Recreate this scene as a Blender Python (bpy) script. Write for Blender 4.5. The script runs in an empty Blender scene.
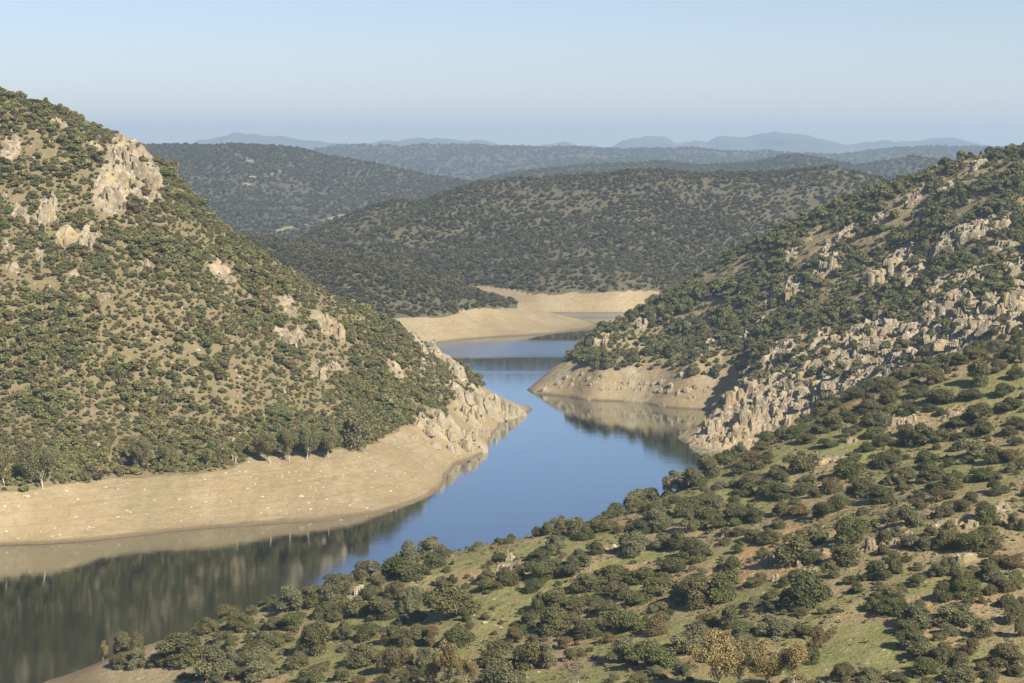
import bpy, bmesh, math, random
import numpy as np
from mathutils import Vector
rad = math.radians
S = bpy.context.scene
C = S.collection
rng = np.random.default_rng(7)
random.seed(7)

# ------------------------------------------------------------------ camera numbers
F = 1911.0                       # focal length in pixels of a 1024 px wide frame
CAM_Z = 110.0
PITCH = math.atan((341.5 - 148) / F)
CP, SP = math.cos(PITCH), math.sin(PITCH)

def ray(px, py):
    px = np.asarray(px, float); py = np.asarray(py, float)
    u = (px - 512) / F; v = (341.5 - py) / F
    return np.stack([u, CP + v * SP, -SP + v * CP], -1)
def D(px, py, Y):
    d = ray(px, py); return np.array([0, 0, CAM_Z]) + d * (Y / d[..., 1:2] if d.ndim > 1 else Y / d[1])
def W(px, py, z=0.0):
    d = ray(px, py); t = (z - CAM_Z) / d[2]; return np.array([0, 0, CAM_Z]) + d * t
def project(P):
    x, y, z = P[..., 0], P[..., 1], P[..., 2] - CAM_Z
    dep = y * CP - z * SP; up = y * SP + z * CP
    dep = np.where(dep < 1, 1, dep)
    return 512 + F * x / dep, 341.5 - F * up / dep

# ------------------------------------------------------------------ noise
def _h(i, j, s):
    i = i.astype(np.uint32); j = j.astype(np.uint32)
    n = i * np.uint32(374761393) + j * np.uint32(668265263) + np.uint32((s * 2654435761) & 0xffffffff)
    n = (n ^ (n >> np.uint32(13))) * np.uint32(1274126177)
    n = n ^ (n >> np.uint32(16))
    return n.astype(np.float64) / 4294967295.0
def noise(x, y, s=0):
    xi = np.floor(x).astype(np.int64); yi = np.floor(y).astype(np.int64)
    fx = x - xi; fy = y - yi
    u = fx * fx * fx * (fx * (fx * 6 - 15) + 10); v = fy * fy * fy * (fy * (fy * 6 - 15) + 10)
    def g(a, b):
        an = _h(xi + a, yi + b, s) * 2 * math.pi
        return np.cos(an) * (fx - a) + np.sin(an) * (fy - b)
    return 1.4 * ((g(0, 0) * (1 - u) + g(1, 0) * u) * (1 - v) + (g(0, 1) * (1 - u) + g(1, 1) * u) * v)
def fbm(x, y, o=4, s=0, gain=.5):
    r = 0; a = 1
    for k in range(o):
        r = r + a * noise(x * 2 ** k, y * 2 ** k, s + k * 17); a *= gain
    return r
def cells(x, y, s=0):
    """F1, F2 distances and the random value of the nearest cell."""
    xi = np.floor(x).astype(np.int64); yi = np.floor(y).astype(np.int64)
    f1 = np.full(x.shape, 9.); f2 = f1.copy(); r = np.zeros(x.shape); dx1 = np.zeros(x.shape); dy1 = np.zeros(x.shape)
    for a in (-1, 0, 1):
        for b in (-1, 0, 1):
            cx = xi + a + .1 + .8 * _h(xi + a, yi + b, s); cy = yi + b + .1 + .8 * _h(xi + a, yi + b, s + 5)
            d = np.hypot(cx - x, cy - y); rr = _h(xi + a, yi + b, s + 9)
            near = d < f1
            f2 = np.where(near, f1, np.minimum(f2, d)); r = np.where(near, rr, r)
            dx1 = np.where(near, cx - x, dx1); dy1 = np.where(near, cy - y, dy1); f1 = np.where(near, d, f1)
    return f1, f2, r, dx1, dy1
def sstep(a, b, x):
    t = np.clip((x - a) / (b - a), 0, 1); return t * t * (3 - 2 * t)

# ------------------------------------------------------------------ node helpers
def new_mat(name):
    m = bpy.data.materials.new(name); m.use_nodes = True
    nt = m.node_tree; nt.nodes.clear()
    out = nt.nodes.new('ShaderNodeOutputMaterial')
    return m, nt, out
def N(nt, typ, ins=None, **kw):
    n = nt.nodes.new(typ)
    for k, v in kw.items(): setattr(n, k, v)
    for k, v in (ins or {}).items():
        if isinstance(v, bpy.types.NodeSocket): nt.links.new(v, n.inputs[k])
        else: n.inputs[k].default_value = v
    return n
def mixc(nt, fac, a, b, mode='MIX'):
    n = nt.nodes.new('ShaderNodeMix'); n.data_type = 'RGBA'; n.blend_type = mode; n.clamp_factor = True
    for idx, v in ((0, fac), (6, a), (7, b)):
        if isinstance(v, bpy.types.NodeSocket): nt.links.new(v, n.inputs[idx])
        else: n.inputs[idx].default_value = (v if idx == 0 else (*v, 1))
    return n.outputs[2]
def ramp(nt, fac, lo, hi):
    n = nt.nodes.new('ShaderNodeMapRange'); n.interpolation_type = 'SMOOTHSTEP'
    nt.links.new(fac, n.inputs[0]); n.inputs[1].default_value = lo; n.inputs[2].default_value = hi
    return n.outputs[0]
def math_(nt, op, a, b=None):
    n = nt.nodes.new('ShaderNodeMath'); n.operation = op
    for i, v in enumerate((a, b)):
        if v is None: continue
        if isinstance(v, bpy.types.NodeSocket): nt.links.new(v, n.inputs[i])
        else: n.inputs[i].default_value = v
    return n.outputs[0]
def nz(nt, pos, scale, detail=4, rough=.55, out=0, dist=0.):
    n = N(nt, 'ShaderNodeTexNoise', {'Vector': pos, 'Scale': scale, 'Detail': detail, 'Roughness': rough, 'Distortion': dist})
    return n.outputs[out]

SAND = (.272, .21, .117); SAND2 = (.212, .163, .092); SANDP = (.31, .25, .152); WET = (.15, .115, .07)
ROCK = (.325, .276, .190); ROCK2 = (.20, .166, .113); ROCK3 = (.40, .355, .268); LICHEN = (.44, .34, .12); RUST = (.42, .24, .11)

def rock_color(nt, pos, k=1.0, obj_random=False):
    base = mixc(nt, ramp(nt, nz(nt, pos, .22 * k, 5), .38, .64), ROCK2, ROCK)
    base = mixc(nt, ramp(nt, nz(nt, pos, .6 * k, 4), .52, .7), base, ROCK3)
    base = mixc(nt, math_(nt, 'MULTIPLY', ramp(nt, nz(nt, pos, .12 * k, 4, out=0), .56, .7), .45), base, LICHEN)
    base = mixc(nt, math_(nt, 'MULTIPLY', ramp(nt, nz(nt, pos, .09 * k, 3, dist=1.), .58, .7), .4), base, RUST)
    vec = N(nt, 'ShaderNodeMapping', {'Vector': pos, 'Scale': (1.3 * k, 1.3 * k, .35 * k)}).outputs[0]
    crack = N(nt, 'ShaderNodeTexVoronoi', {'Vector': vec, 'Scale': 1.1}, feature='DISTANCE_TO_EDGE').outputs[0]
    base = mixc(nt, math_(nt, 'MULTIPLY', ramp(nt, crack, .07, .0), .5), base, (.12, .10, .075))
    return base, crack

def ground_mat(name, grassA, grassB, soil, soil2, veg_k=1.0, rocky=True, rust=.0):
    """soil, grass, drawdown sand and rock on one sheet; the zones come from vertex attributes 'rock', 'shore', 'green'."""
    m, nt, out = new_mat(name)
    pos = N(nt, 'ShaderNodeNewGeometry').outputs['Position']
    at = lambda s: N(nt, 'ShaderNodeAttribute', attribute_name=s).outputs['Fac']
    n1 = nz(nt, pos, .055, 6, .6); n2 = nz(nt, pos, .35, 5, .6); n3 = nz(nt, pos, 1.6, 4, .6)
    g = mixc(nt, ramp(nt, n2, .35, .65), grassA, grassB)
    s = mixc(nt, ramp(nt, n2, .35, .68), soil, soil2)
    if rust: s = mixc(nt, math_(nt, 'MULTIPLY', ramp(nt, nz(nt, pos, .05, 4), .52, .66), rust), s, (.40, .23, .11))
    gf = math_(nt, 'ADD', at('green'), math_(nt, 'MULTIPLY', math_(nt, 'SUBTRACT', n1, .5), 2.6))
    gf = math_(nt, 'ADD', gf, math_(nt, 'MULTIPLY', math_(nt, 'SUBTRACT', n3, .5), .9))
    c = mixc(nt, ramp(nt, gf, .3, .7), s, g)
    c = mixc(nt, math_(nt, 'MULTIPLY', ramp(nt, nz(nt, pos, 1.1, 7, .8), .50, .66), .6), c, (.105, .095, .055))
    c = mixc(nt, math_(nt, 'MULTIPLY', ramp(nt, nz(nt, pos, 2.3, 6, .8), .54, .66), .45), c, (.30, .26, .15))
    # small pale stones
    v = N(nt, 'ShaderNodeTexVoronoi', {'Vector': pos, 'Scale': .55, 'Randomness': 1.})
    st = math_(nt, 'MULTIPLY', ramp(nt, v.outputs['Distance'], .26, .16), math_(nt, 'GREATER_THAN', N(nt, 'ShaderNodeSeparateColor', {'Color': v.outputs['Color']}).outputs[0], .86))
    c = mixc(nt, math_(nt, 'MULTIPLY', st, .7), c, ROCK3)
    # drawdown zone: bare sand with level bands
    z = N(nt, 'ShaderNodeSeparateXYZ', {'Vector': pos}).outputs[2]
    zz = math_(nt, 'ADD', z, math_(nt, 'MULTIPLY', nz(nt, pos, .03, 3), 2.0))
    cv = N(nt, 'ShaderNodeCombineXYZ', {'Z': zz}).outputs[0]
    band = nz(nt, cv, 1.6, 4, .7)
    sd = mixc(nt, ramp(nt, nz(nt, pos, .05, 5, .6), .4, .62), SAND, SANDP)
    sd = mixc(nt, math_(nt, 'MULTIPLY', ramp(nt, band, .45, .62), .55), sd, SAND2)
    sd = mixc(nt, math_(nt, 'MULTIPLY', ramp(nt, nz(nt, pos, .5, 7, .8), .46, .66), .55), sd, (.17, .142, .092))
    sd = mixc(nt, math_(nt, 'MULTIPLY', ramp(nt, nz(nt, pos, .035, 4, .6), .52, .66), .35), sd, (.20, .175, .10))
    sd = mixc(nt, math_(nt, 'MULTIPLY', st, .8), sd, (.48, .43, .34))
    sd = mixc(nt, ramp(nt, z, 1.1, .25), sd, WET)
    c = mixc(nt, ramp(nt, at('shore'), .4, .6), c, sd)
    if rocky:
        rc, crack = rock_color(nt, pos)
        rf = math_(nt, 'ADD', at('rock'), math_(nt, 'MULTIPLY', math_(nt, 'SUBTRACT', nz(nt, pos, .25, 5, .65), .5), 1.3))
        rfac = ramp(nt, rf, .4, .6)
        shr = mixc(nt, at('shore'), rc, mixc(nt, .45, rc, SANDP))
        c = mixc(nt, rfac, c, shr)
    c = mixc(nt, 1., c, (.86, .855, .84), 'MULTIPLY')
    hb = math_(nt, 'ADD', math_(nt, 'ADD', n3, math_(nt, 'MULTIPLY', n2, 2.)), math_(nt, 'MULTIPLY', math_(nt, 'MULTIPLY', band, at('shore')), 1.1))
    b = N(nt, 'ShaderNodeBump', {'Strength': .7, 'Distance': .5, 'Height': hb})
    p = N(nt, 'ShaderNodeBsdfPrincipled', {'Base Color': c, 'Roughness': .95, 'Specular IOR Level': .1, 'Normal': b.outputs[0]})
    nt.links.new(p.outputs[0], out.inputs[0])
    return m

def leaf_mat(name, cols, trans=.12, val=.86):
    m, nt, out = new_mat(name)
    r = N(nt, 'ShaderNodeObjectInfo').outputs['Random']
    cr = nt.nodes.new('ShaderNodeValToRGB'); nt.links.new(r, cr.inputs[0])
    e = cr.color_ramp.elements
    while len(e) < len(cols): e.new(.5)
    for i, c in enumerate(cols):
        e[i].position = i / (len(cols) - 1); e[i].color = (*[x * val for x in c], 1)
    tone = N(nt, 'ShaderNodeAttribute', attribute_name='tone').outputs['Fac']
    c = mixc(nt, 1., cr.outputs[0], N(nt, 'ShaderNodeCombineColor', {0: tone, 1: tone, 2: tone}).outputs[0], 'MULTIPLY')
    p = N(nt, 'ShaderNodeBsdfPrincipled', {'Base Color': c, 'Roughness': .62, 'Specular IOR Level': .25})
    t = N(nt, 'ShaderNodeBsdfTranslucent', {'Color': c})
    mx = N(nt, 'ShaderNodeMixShader', {0: trans, 1: p.outputs[0], 2: t.outputs[0]})
    nt.links.new(mx.outputs[0], out.inputs[0])
    return m
def bark_mat(name, c1, c2):
    m, nt, out = new_mat(name)
    pos = N(nt, 'ShaderNodeTexCoord').outputs['Object']
    c = mixc(nt, ramp(nt, nz(nt, pos, 3., 5), .35, .65), c1, c2)
    p = N(nt, 'ShaderNodeBsdfPrincipled', {'Base Color': c, 'Roughness': .9})
    nt.links.new(p.outputs[0], out.inputs[0]); return m
def rock_mat(name, k=1.0, tint=None):
    m, nt, out = new_mat(name)
    pos = N(nt, 'ShaderNodeNewGeometry').outputs['Position']
    c, crack = rock_color(nt, pos, k)
    if tint: c = mixc(nt, .55, c, tint)
    c = mixc(nt, 1., c, (.88, .87, .85), 'MULTIPLY')
    b = N(nt, 'ShaderNodeBump', {'Strength': .8, 'Distance': .6, 'Height': math_(nt, 'ADD', nz(nt, pos, 1.2, 6, .65), math_(nt, 'MULTIPLY', crack, .6))})
    p = N(nt, 'ShaderNodeBsdfPrincipled', {'Base Color': c, 'Roughness': .95, 'Specular IOR Level': .1, 'Normal': b.outputs[0]})
    nt.links.new(p.outputs[0], out.inputs[0]); return m

# ------------------------------------------------------------------ mesh helpers
def mesh_from(name, verts, faces, mat=None, smooth=False, attrs=None):
    """faces: (n,3) or (n,4) int array"""
    me = bpy.data.meshes.new(name)
    verts = np.asarray(verts, np.float32); faces = np.asarray(faces, np.int32)
    k = faces.shape[1]
    me.vertices.add(len(verts)); me.vertices.foreach_set('co', verts.ravel())
    me.loops.add(faces.size); me.loops.foreach_set('vertex_index', faces.ravel())
    me.polygons.add(len(faces)); me.polygons.foreach_set('loop_start', np.arange(0, faces.size, k, dtype=np.int32))
    me.polygons.foreach_set('loop_total', np.full(len(faces), k, np.int32))
    me.update(calc_edges=True)
    me.polygons.foreach_set('use_smooth', np.full(len(faces), smooth))
    for nm, (dom, dat) in (attrs or {}).items():
        a = me.attributes.new(nm, 'FLOAT', dom); a.data.foreach_set('value', np.asarray(dat, np.float32).ravel())
    if mat: me.materials.append(mat)
    me.validate(); return me
def link(name, me, label=None, cat=None, group=None, kind=None, parent=None, loc=None):
    o = bpy.data.objects.new(name, me); C.objects.link(o)
    if label: o['label'] = label
    if cat: o['category'] = cat
    if group: o['group'] = group
    if kind: o['kind'] = kind
    if parent: o.parent = parent
    if loc is not None: o.location = loc
    return o

# ------------------------------------------------------------------ hills: thin-plate surfaces through surveyed points
class Hill:
    def __init__(s, pts, bbox, res, margin=30, lam=.02, floor=-14):
        P = np.array(pts, float)
        x0, x1, y0, y1 = bbox
        s.xs = np.arange(x0, x1 + res, res); s.ys = np.arange(y0, y1 + res, res); s.res = res
        X, Y = np.meshgrid(s.xs, s.ys)
        sc = 200.0; A = P[:, :2] / sc; n = len(P)
        def phi(d2): return np.where(d2 > 1e-12, .5 * d2 * np.log(np.maximum(d2, 1e-12)), 0)
        K = phi(((A[:, None] - A[None]) ** 2).sum(-1)) + lam * np.eye(n)
        Q = np.c_[np.ones(n), A]
        sol = np.linalg.solve(np.block([[K, Q], [Q.T, np.zeros((3, 3))]]), np.r_[P[:, 2], 0, 0, 0])
        Z = np.full(X.shape, 0.)
        U = X / sc; V = Y / sc
        Z = sol[n] + sol[n + 1] * U + sol[n + 2] * V
        for i in range(n): Z += sol[i] * phi((U - A[i, 0]) ** 2 + (V - A[i, 1]) ** 2)
        e = np.minimum(np.minimum(X - x0, x1 - X), np.minimum(Y - y0, y1 - Y))
        s.edge = sstep(0, margin, e)
        s.X, s.Y, s.Z, s.floor = X, Y, Z, floor
        s.rock = np.zeros_like(Z); s.green = np.zeros_like(Z); s.bare = np.zeros_like(Z)
    def finish_z(s):
        s.Z = np.maximum(s.Z, s.floor); s.Z = s.floor + (s.Z - s.floor) * s.edge
    def at(s, x, y, arr=None):
        arr = s.Z if arr is None else arr
        u = np.clip((np.asarray(x) - s.xs[0]) / s.res, 0, len(s.xs) - 1.001); v = np.clip((np.asarray(y) - s.ys[0]) / (s.ys[1] - s.ys[0]), 0, len(s.ys) - 1.001)
        i = u.astype(int); j = v.astype(int); a = u - i; b = v - j
        return (arr[j, i] * (1 - a) + arr[j, i + 1] * a) * (1 - b) + (arr[j + 1, i] * (1 - a) + arr[j + 1, i + 1] * a) * b
    def hit(s, px, py, y0=None, y1=None):
        """first point of the surface along the ray through a photo pixel"""
        d = ray(px, py); y0 = y0 or s.ys[0]; y1 = y1 or s.ys[-1]
        yy = np.arange(y0, y1, .5); t = yy / d[1]
        x = d[0] * t; z = CAM_Z + d[2] * t
        ok = (x > s.xs[0]) & (x < s.xs[-1])
        h = np.where(ok, s.at(x, yy), -99)
        k = np.nonzero(h >= z)[0]
        if not len(k):       # above the skyline: nearest pass
            k = [int(np.argmin(np.where(ok, z - h, 1e9)))]
        return np.array([x[k[0]], yy[k[0]], h[k[0]]])
    def blob(s, arr, px, py, rx, ry=None, v=1.0, soft=1.6):
        """raise a zone mask round the ground seen at a photo position; radius in photo pixels there"""
        p = s.hit(px, py); k = p[1] / F; rxm = rx * k; rym = (ry or rx) * k * 2.2
        q = ((s.X - p[0]) / rxm) ** 2 + ((s.Y - p[1]) / rym) ** 2
        arr[:] = np.maximum(arr, v * (1 - sstep(.5, soft, np.sqrt(q))))
    def line(s, arr, pts, r, v=1.):
        for (x0, y0), (x1, y1) in zip(pts[:-1], pts[1:]):
            n = max(2, int(math.hypot(x1 - x0, y1 - y0) / r))
            for t in np.linspace(0, 1, n): s.blob(arr, x0 + (x1 - x0) * t, y0 + (y1 - y0) * t, r, r * .6, v)
    def build(s, name, mat, shore_top=12.3, shore_noise=2., crop=None):
        nx, ny = len(s.xs), len(s.ys)
        idx = np.arange(nx * ny).reshape(ny, nx)
        f = np.stack([idx[:-1, :-1], idx[:-1, 1:], idx[1:, 1:], idx[1:, :-1]], -1).reshape(-1, 4)
        keep = (s.Z.ravel()[f] > s.floor + .01).any(1)
        f = f[keep]
        st = shore_top + shore_noise * fbm(s.X / 45, s.Y / 45, 4, 91)
        s.shore = 1 - sstep(st - .5, st + .5, s.Z)
        used = np.unique(f); remap = np.full(nx * ny, -1); remap[used] = np.arange(len(used))
        V = np.stack([s.X, s.Y, s.Z], -1).reshape(-1, 3)[used]
        me = mesh_from(name, V, remap[f], mat, True, {k: ('POINT', getattr(s, k).ravel()[used]) for k in ('rock', 'green', 'shore')})
        if s.rock.any(): me.polygons.foreach_set('use_smooth', s.rock.ravel()[f].mean(1) < .4)
        return link(name, me, kind='structure')

def ridge_back(pts, dist=50, drop=18):
    out = []
    for p in pts:
        p = np.array(p); h = np.array([p[0], p[1], 0]); h /= np.linalg.norm(h)
        out.append(p + h * dist + np.array([0, 0, -drop]))
    return out

# ---- near grassy hill (camera side)
sky_near = [D(170, 642, 405), D(250, 610, 415), D(330, 587, 425), D(400, 565, 430), D(470, 548, 435), D(560, 534, 440),
            D(640, 506, 455), D(680, 490, 462), D(720, 471, 470), D(760, 447, 480), D(800, 426, 490), D(850, 401, 500), D(900, 384, 508), D(950, 366, 515), D(1024, 345, 520), D(1150, 312, 530)]
near_pts = sky_near + [D(512, 683, 310), D(100, 683, 384), D(200, 683, 365), D(300, 683, 345), D(700, 683, 290), D(900, 683, 275), D(1024, 683, 268), D(1150, 683, 262),
    D(600, 600, 365), D(800, 550, 360), D(800, 480, 425), D(1000, 500, 360), D(1000, 420, 440), D(400, 620, 378), D(200, 662, 386), D(900, 600, 315), D(500, 600, 375),
    D(700, 560, 375), D(1150, 500, 352), D(900, 440, 440),
    W(38, 683), W(97, 663), (-93, 350, 0), (-104, 300, 0), (-120, 200, 1), (-140, 120, 6),
    (0, 0, 106), (0, -60, 104), (0, 100, 62), (0, 200, 38), (-60, 120, 48), (-55, 250, 18), (60, 100, 63), (60, 200, 42), (140, 100, 66), (140, 200, 46), (-100, 40, 70), (120, 0, 96), (-90, -60, 86), (130, -60, 100)]
near_pts += ridge_back(sky_near[1:8], 45, 22) + ridge_back(sky_near[8:], 42, 15) + ridge_back(sky_near[1:9], 90, 40) + ridge_back(sky_near[9:], 80, 34)
near = Hill(near_pts, (-190, 220, -90, 640), .9, 25, .0005)

# ---- hill across the water on the left
sk = [(-140, 60, 735), (-60, 72, 738), (0, 90, 740), (50, 110, 738), (100, 134, 736), (135, 143, 735), (165, 176, 730), (202, 220, 726), (236, 241, 724), (256, 254, 722), (284, 272, 722), (315, 291, 725),
      (350, 308, 736), (385, 325, 748), (420, 344, 762), (450, 361, 776), (470, 377, 784)]
sky_l = [D(*a) for a in sk]
shore_l = [W(-60, 549), W(0, 545), W(58, 543), W(117, 538), W(176, 531), W(256, 525), W(294, 523), W(335, 520), W(373, 515), W(396, 509), W(432, 495), W(446, 481), W(455, 465), W(478, 456), W(487, 450), W(494, 432), W(503, 422), W(521, 416)]
band_l = [W(-60, 496, 12.5), W(0, 491, 12.5), W(50, 487, 12.5), W(100, 478, 12.5), W(165, 470, 12.5), W(210, 468, 12.5), W(260, 460, 12.5), W(300, 457, 12.5), W(350, 448, 12.5), W(375, 440, 12.5), W(400, 431, 12.5), W(440, 415, 12.5), W(468, 398, 12.5)]
left_pts = sky_l + shore_l + band_l + [D(0, 400, 595), D(0, 300, 630), D(0, 200, 678), D(160, 300, 650), D(160, 400, 614), D(80, 350, 617), D(80, 250, 664), D(240, 360, 646), D(240, 300, 682), D(300, 350, 682), D(300, 410, 644),
    D(400, 380, 717), D(450, 382, 758), D(482, 388, 785), D(500, 399, 788), D(515, 409, 786), D(-100, 400, 592), D(-100, 300, 624), D(-100, 180, 680),
    (-40, 850, -4), (20, 830, -5), (30, 790, -8), (-110, 930, 2), (-60, 870, 3)]
left_pts += ridge_back(sky_l[:12], 60, 22) + ridge_back(sky_l[12:], 36, 12) + ridge_back(sky_l[:9], 140, 70)
for p in shore_l[:15]:   # lake bed
    left_pts.append(p + np.array([.06 * 60, -26, -4]))
left = Hill(left_pts, (-330, 70, 480, 980), 1.1, 45, .0003)

# ---- hill on the right with crags
sk = [(531, 386.5, 868), (541, 378.5, 878), (552, 370, 888), (568, 360, 900), (588, 340, 910), (638, 314, 930), (664, 298, 936), (688, 282, 940), (732, 255, 940), (795, 226, 930), (839, 206, 920), (871, 193, 912), (906, 181, 900), (953, 165, 880), (991, 155, 868), (1024, 151, 860), (1150, 128, 840), (1250, 118, 830)]
sky_r = [D(*a) for a in sk]
shore_r = [W(528, 391), W(541, 394), W(571, 397), W(614, 401), W(644, 403), W(676, 408), W(714, 411), W(718, 418), W(710, 429), W(689, 445), W(702, 450), W(730, 452), W(780, 456)]
band_r = [W(600, 369, 12.5), W(629, 369.5, 12.5), W(667, 372, 12.5), W(688, 376, 12.5), W(737, 379, 12.5)]
right_pts = sky_r + shore_r + band_r + [D(700, 330, 880), D(800, 300, 830), D(800, 350, 768), D(750, 362, 788), D(752, 405, 716), D(775, 420, 700), D(728, 398, 735), D(720, 425, 715), D(850, 345, 722), D(850, 380, 690), D(800, 385, 715), D(900, 300, 768), D(900, 340, 708), D(900, 240, 838),
    D(1000, 250, 750), D(1000, 300, 690), D(1000, 335, 645), D(1000, 200, 800), D(1150, 250, 730), D(1150, 330, 630), D(650, 340, 896), D(640, 355, 878), D(760, 270, 888),
    (60, 640, 0), (90, 610, 2), (130, 595, 14), (190, 590, 28), (260, 600, 40), (260, 700, 75), (35, 690, -4), (20, 740, -6), (10, 800, -6), (60, 770, -5)]
right_pts += ridge_back(sky_r[:4], 25, 9) + ridge_back(sky_r[4:], 60, 16) + ridge_back(sky_r[4:], 140, 46)
right = Hill(right_pts, (-60, 330, 570, 1080), .85, 35, .0003)

# ---- low spur behind the left hill
sky_s = [D(150, 215, 1400), D(255, 245, 1370), D(300, 255, 1340), D(350, 267, 1300), D(400, 279, 1270), D(450, 290, 1245), D(490, 297, 1228), D(520, 303, 1215)]
shore_s = [W(400, 346), W(440, 342.5), W(470, 339), W(520, 336), W(560, 333), W(590, 330), W(600, 328.5)]
band_s = [W(340, 324, 12.5), W(388, 319.5, 12.5), W(426, 316, 12.5), W(460, 313, 12.5), W(493, 310, 12.5)]
spur_pts = sky_s + shore_s + band_s + [D(540, 311, 1208), D(559, 317, 1200), D(580, 322.5, 1188), D(540, 322, 1170), D(480, 322, 1140), (-200, 1040, 8), (-200, 1180, 30), (-330, 1200, 40), (-60, 1300, -3), (20, 1275, -3), (70, 1220, -4), (90, 1160, -5)]
spur_pts += ridge_back(sky_s, 70, 16) + [(-100, 1400, 2), (-180, 1500, 2)]
spur = Hill(spur_pts, (-420, 120, 980, 1680), 2.2, 50, .0003)

# ---- central hill
sk = [(250, 262, 1500), (312, 243, 1530), (347, 225, 1560), (394, 206, 1590), (448, 194, 1610), (489, 184, 1620), (542, 180, 1630), (589, 178, 1635), (623, 173, 1640), (648, 171, 1640), (682, 173.5, 1640), (720, 177, 1640), (763, 176, 1645), (804, 175, 1650), (839, 175, 1660), (870, 181, 1665), (905, 187, 1670), (1000, 191, 1690), (1100, 191, 1700)]
sky_c = [D(*a) for a in sk]
shore_c = [W(440, 311), W(500, 312), W(551, 313), W(592, 313), W(640, 312), W(700, 308)]
band_c = [W(380, 285, 12.5), W(430, 287, 12.5), W(474, 288.5, 12.5), W(546, 292, 12.5), W(625, 292.5, 12.5), W(680, 290, 12.5), W(760, 292, 12.5), W(850, 300, 12.5)]
cen_pts = sky_c + shore_c + band_c + [D(640, 230, 1480), D(500, 240, 1465), D(760, 240, 1465), D(640, 262, 1400), D(560, 205, 1555), D(700, 205, 1555), D(820, 205, 1570), D(430, 245, 1480), D(400, 260, 1440), D(900, 230, 1520), D(330, 262, 1450), D(1000, 230, 1560), D(1000, 280, 1400)]
cen_pts += ridge_back(sky_c, 150, 25) + ridge_back(sky_c, 350, 80)
for p in shore_c: cen_pts.append(p + np.array([0, -40, -5]))
cen = Hill(cen_pts, (-460, 620, 1180, 2150), 3.6, 90, .0006)

# ------------------------------------------------------------------ zone masks and relief
# near hill
near.finish_z()
for a in [(560, 545, 60, 14), (500, 600, 40, 24), (380, 660, 60, 25), (300, 660, 40, 25), (900, 660, 30, 26), (860, 640, 40, 20), (640, 560, 40, 12), (980, 385, 60, 16), (900, 395, 40, 10), (860, 450, 50, 14), (700, 490, 50, 14), (560, 680, 70, 20), (330, 640, 60, 22), (250, 660, 30, 20), (540, 600, 40, 20), (800, 450, 60, 14), (960, 470, 50, 20), (820, 665, 40, 20), (640, 640, 60, 20), (760, 500, 40, 10), (470, 560, 40, 12)]:
    near.blob(near.green, a[0], a[1], a[2], a[3], .85)
near.green += .46
for a in [(740, 580, 46, 16), (700, 570, 30, 10), (830, 590, 40, 10), (875, 535, 26, 18), (760, 555, 20, 12), (650, 565, 30, 8), (800, 600, 30, 12), (905, 605, 40, 7), (980, 610, 30, 10), (960, 630, 16, 8), (990, 555, 30, 8), (130, 676, 60, 14), (270, 680, 20, 8), (815, 465, 22, 12), (900, 515, 14, 8), (955, 412, 20, 6), (1000, 540, 20, 12), (520, 568, 24, 5), (430, 560, 18, 6)]:
    m = np.zeros_like(near.Z); near.blob(m, a[0], a[1], a[2], a[3], 1.); near.green -= m * .9
for a in [(505, 568, 16, 5), (487, 578, 10, 5), (815, 555, 26, 6), (800, 575, 20, 8), (770, 562, 14, 8), (870, 548, 16, 8), (950, 525, 30, 5), (895, 530, 18, 6), (892, 421, 24, 4), (955, 415, 22, 4), (975, 520, 18, 6), (385, 565, 20, 5), (360, 595, 14, 7), (830, 460, 22, 5), (1000, 510, 12, 6), (615, 548, 20, 3), (965, 560, 20, 4)]:
    near.blob(near.rock, a[0], a[1], a[2], a[3], .62)
near.Z += 0.5 * fbm(near.X / 22, near.Y / 22, 5, 3) * sstep(0, 8, near.Z)
f1, f2, r, dx, dy = cells(near.X / 2.6, near.Y / 2.6, 4)
near.Z += sstep(.3, .6, near.rock) * (r * 1.1 + dx * .8) * sstep(0, .25, f2 - f1)

# left hill
left.finish_z()
for a in [(130, 160, 22, 34), (112, 192, 18, 18), (150, 185, 12, 20), (47, 211, 14, 12), (67, 238, 15, 9), (88, 238, 12, 12), (20, 215, 14, 8), (40, 250, 7, 10), (145, 265, 7, 6), (222, 275, 18, 9), (288, 306, 12, 7), (322, 321, 16, 9), (337, 330, 12, 10), (285, 336, 16, 8), (318, 371, 12, 14), (394, 371, 14, 9), (335, 368, 12, 7), (60, 128, 12, 5), (95, 148, 9, 6), (12, 268, 9, 5), (75, 274, 8, 4), (250, 305, 10, 5), (10, 150, 14, 10), (300, 335, 8, 5),
          (420, 346, 12, 7), (440, 356, 14, 8), (455, 368, 12, 8), (465, 397, 20, 10), (487, 406, 20, 10), (505, 409, 16, 10), (518, 412, 12, 5), (448, 430, 26, 12), (478, 443, 14, 10), (425, 428, 16, 6), (470, 420, 18, 9)]:
    left.blob(left.rock, a[0], a[1], a[2] * (1. if a[0] > 410 or (a[0] > 100 and a[1] < 200) else .75), a[3] * (1. if a[0] > 410 or (a[0] > 100 and a[1] < 200) else .75), .85)
for a in [(90, 180, 22, 8), (40, 145, 20, 8), (30, 280, 30, 8), (70, 378, 8, 4), (45, 320, 8, 5), (30, 420, 10, 5), (150, 330, 20, 4), (100, 300, 16, 5), (200, 310, 20, 6), (250, 300, 14, 6), (190, 350, 10, 5), (10, 200, 16, 6), (230, 340, 20, 4)]:
    left.blob(left.bare, a[0], a[1], a[2], a[3], 1.)
left.green += .2
up = sstep(2, 14, left.Z)
left.Z += up * (1.6 * fbm(left.X / 45, left.Y / 45, 5, 31) + .5 * np.abs(fbm(left.X / 9, left.Y / 9, 3, 33))) + .12 * fbm(left.X / 6, left.Y / 6, 3, 35)
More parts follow.
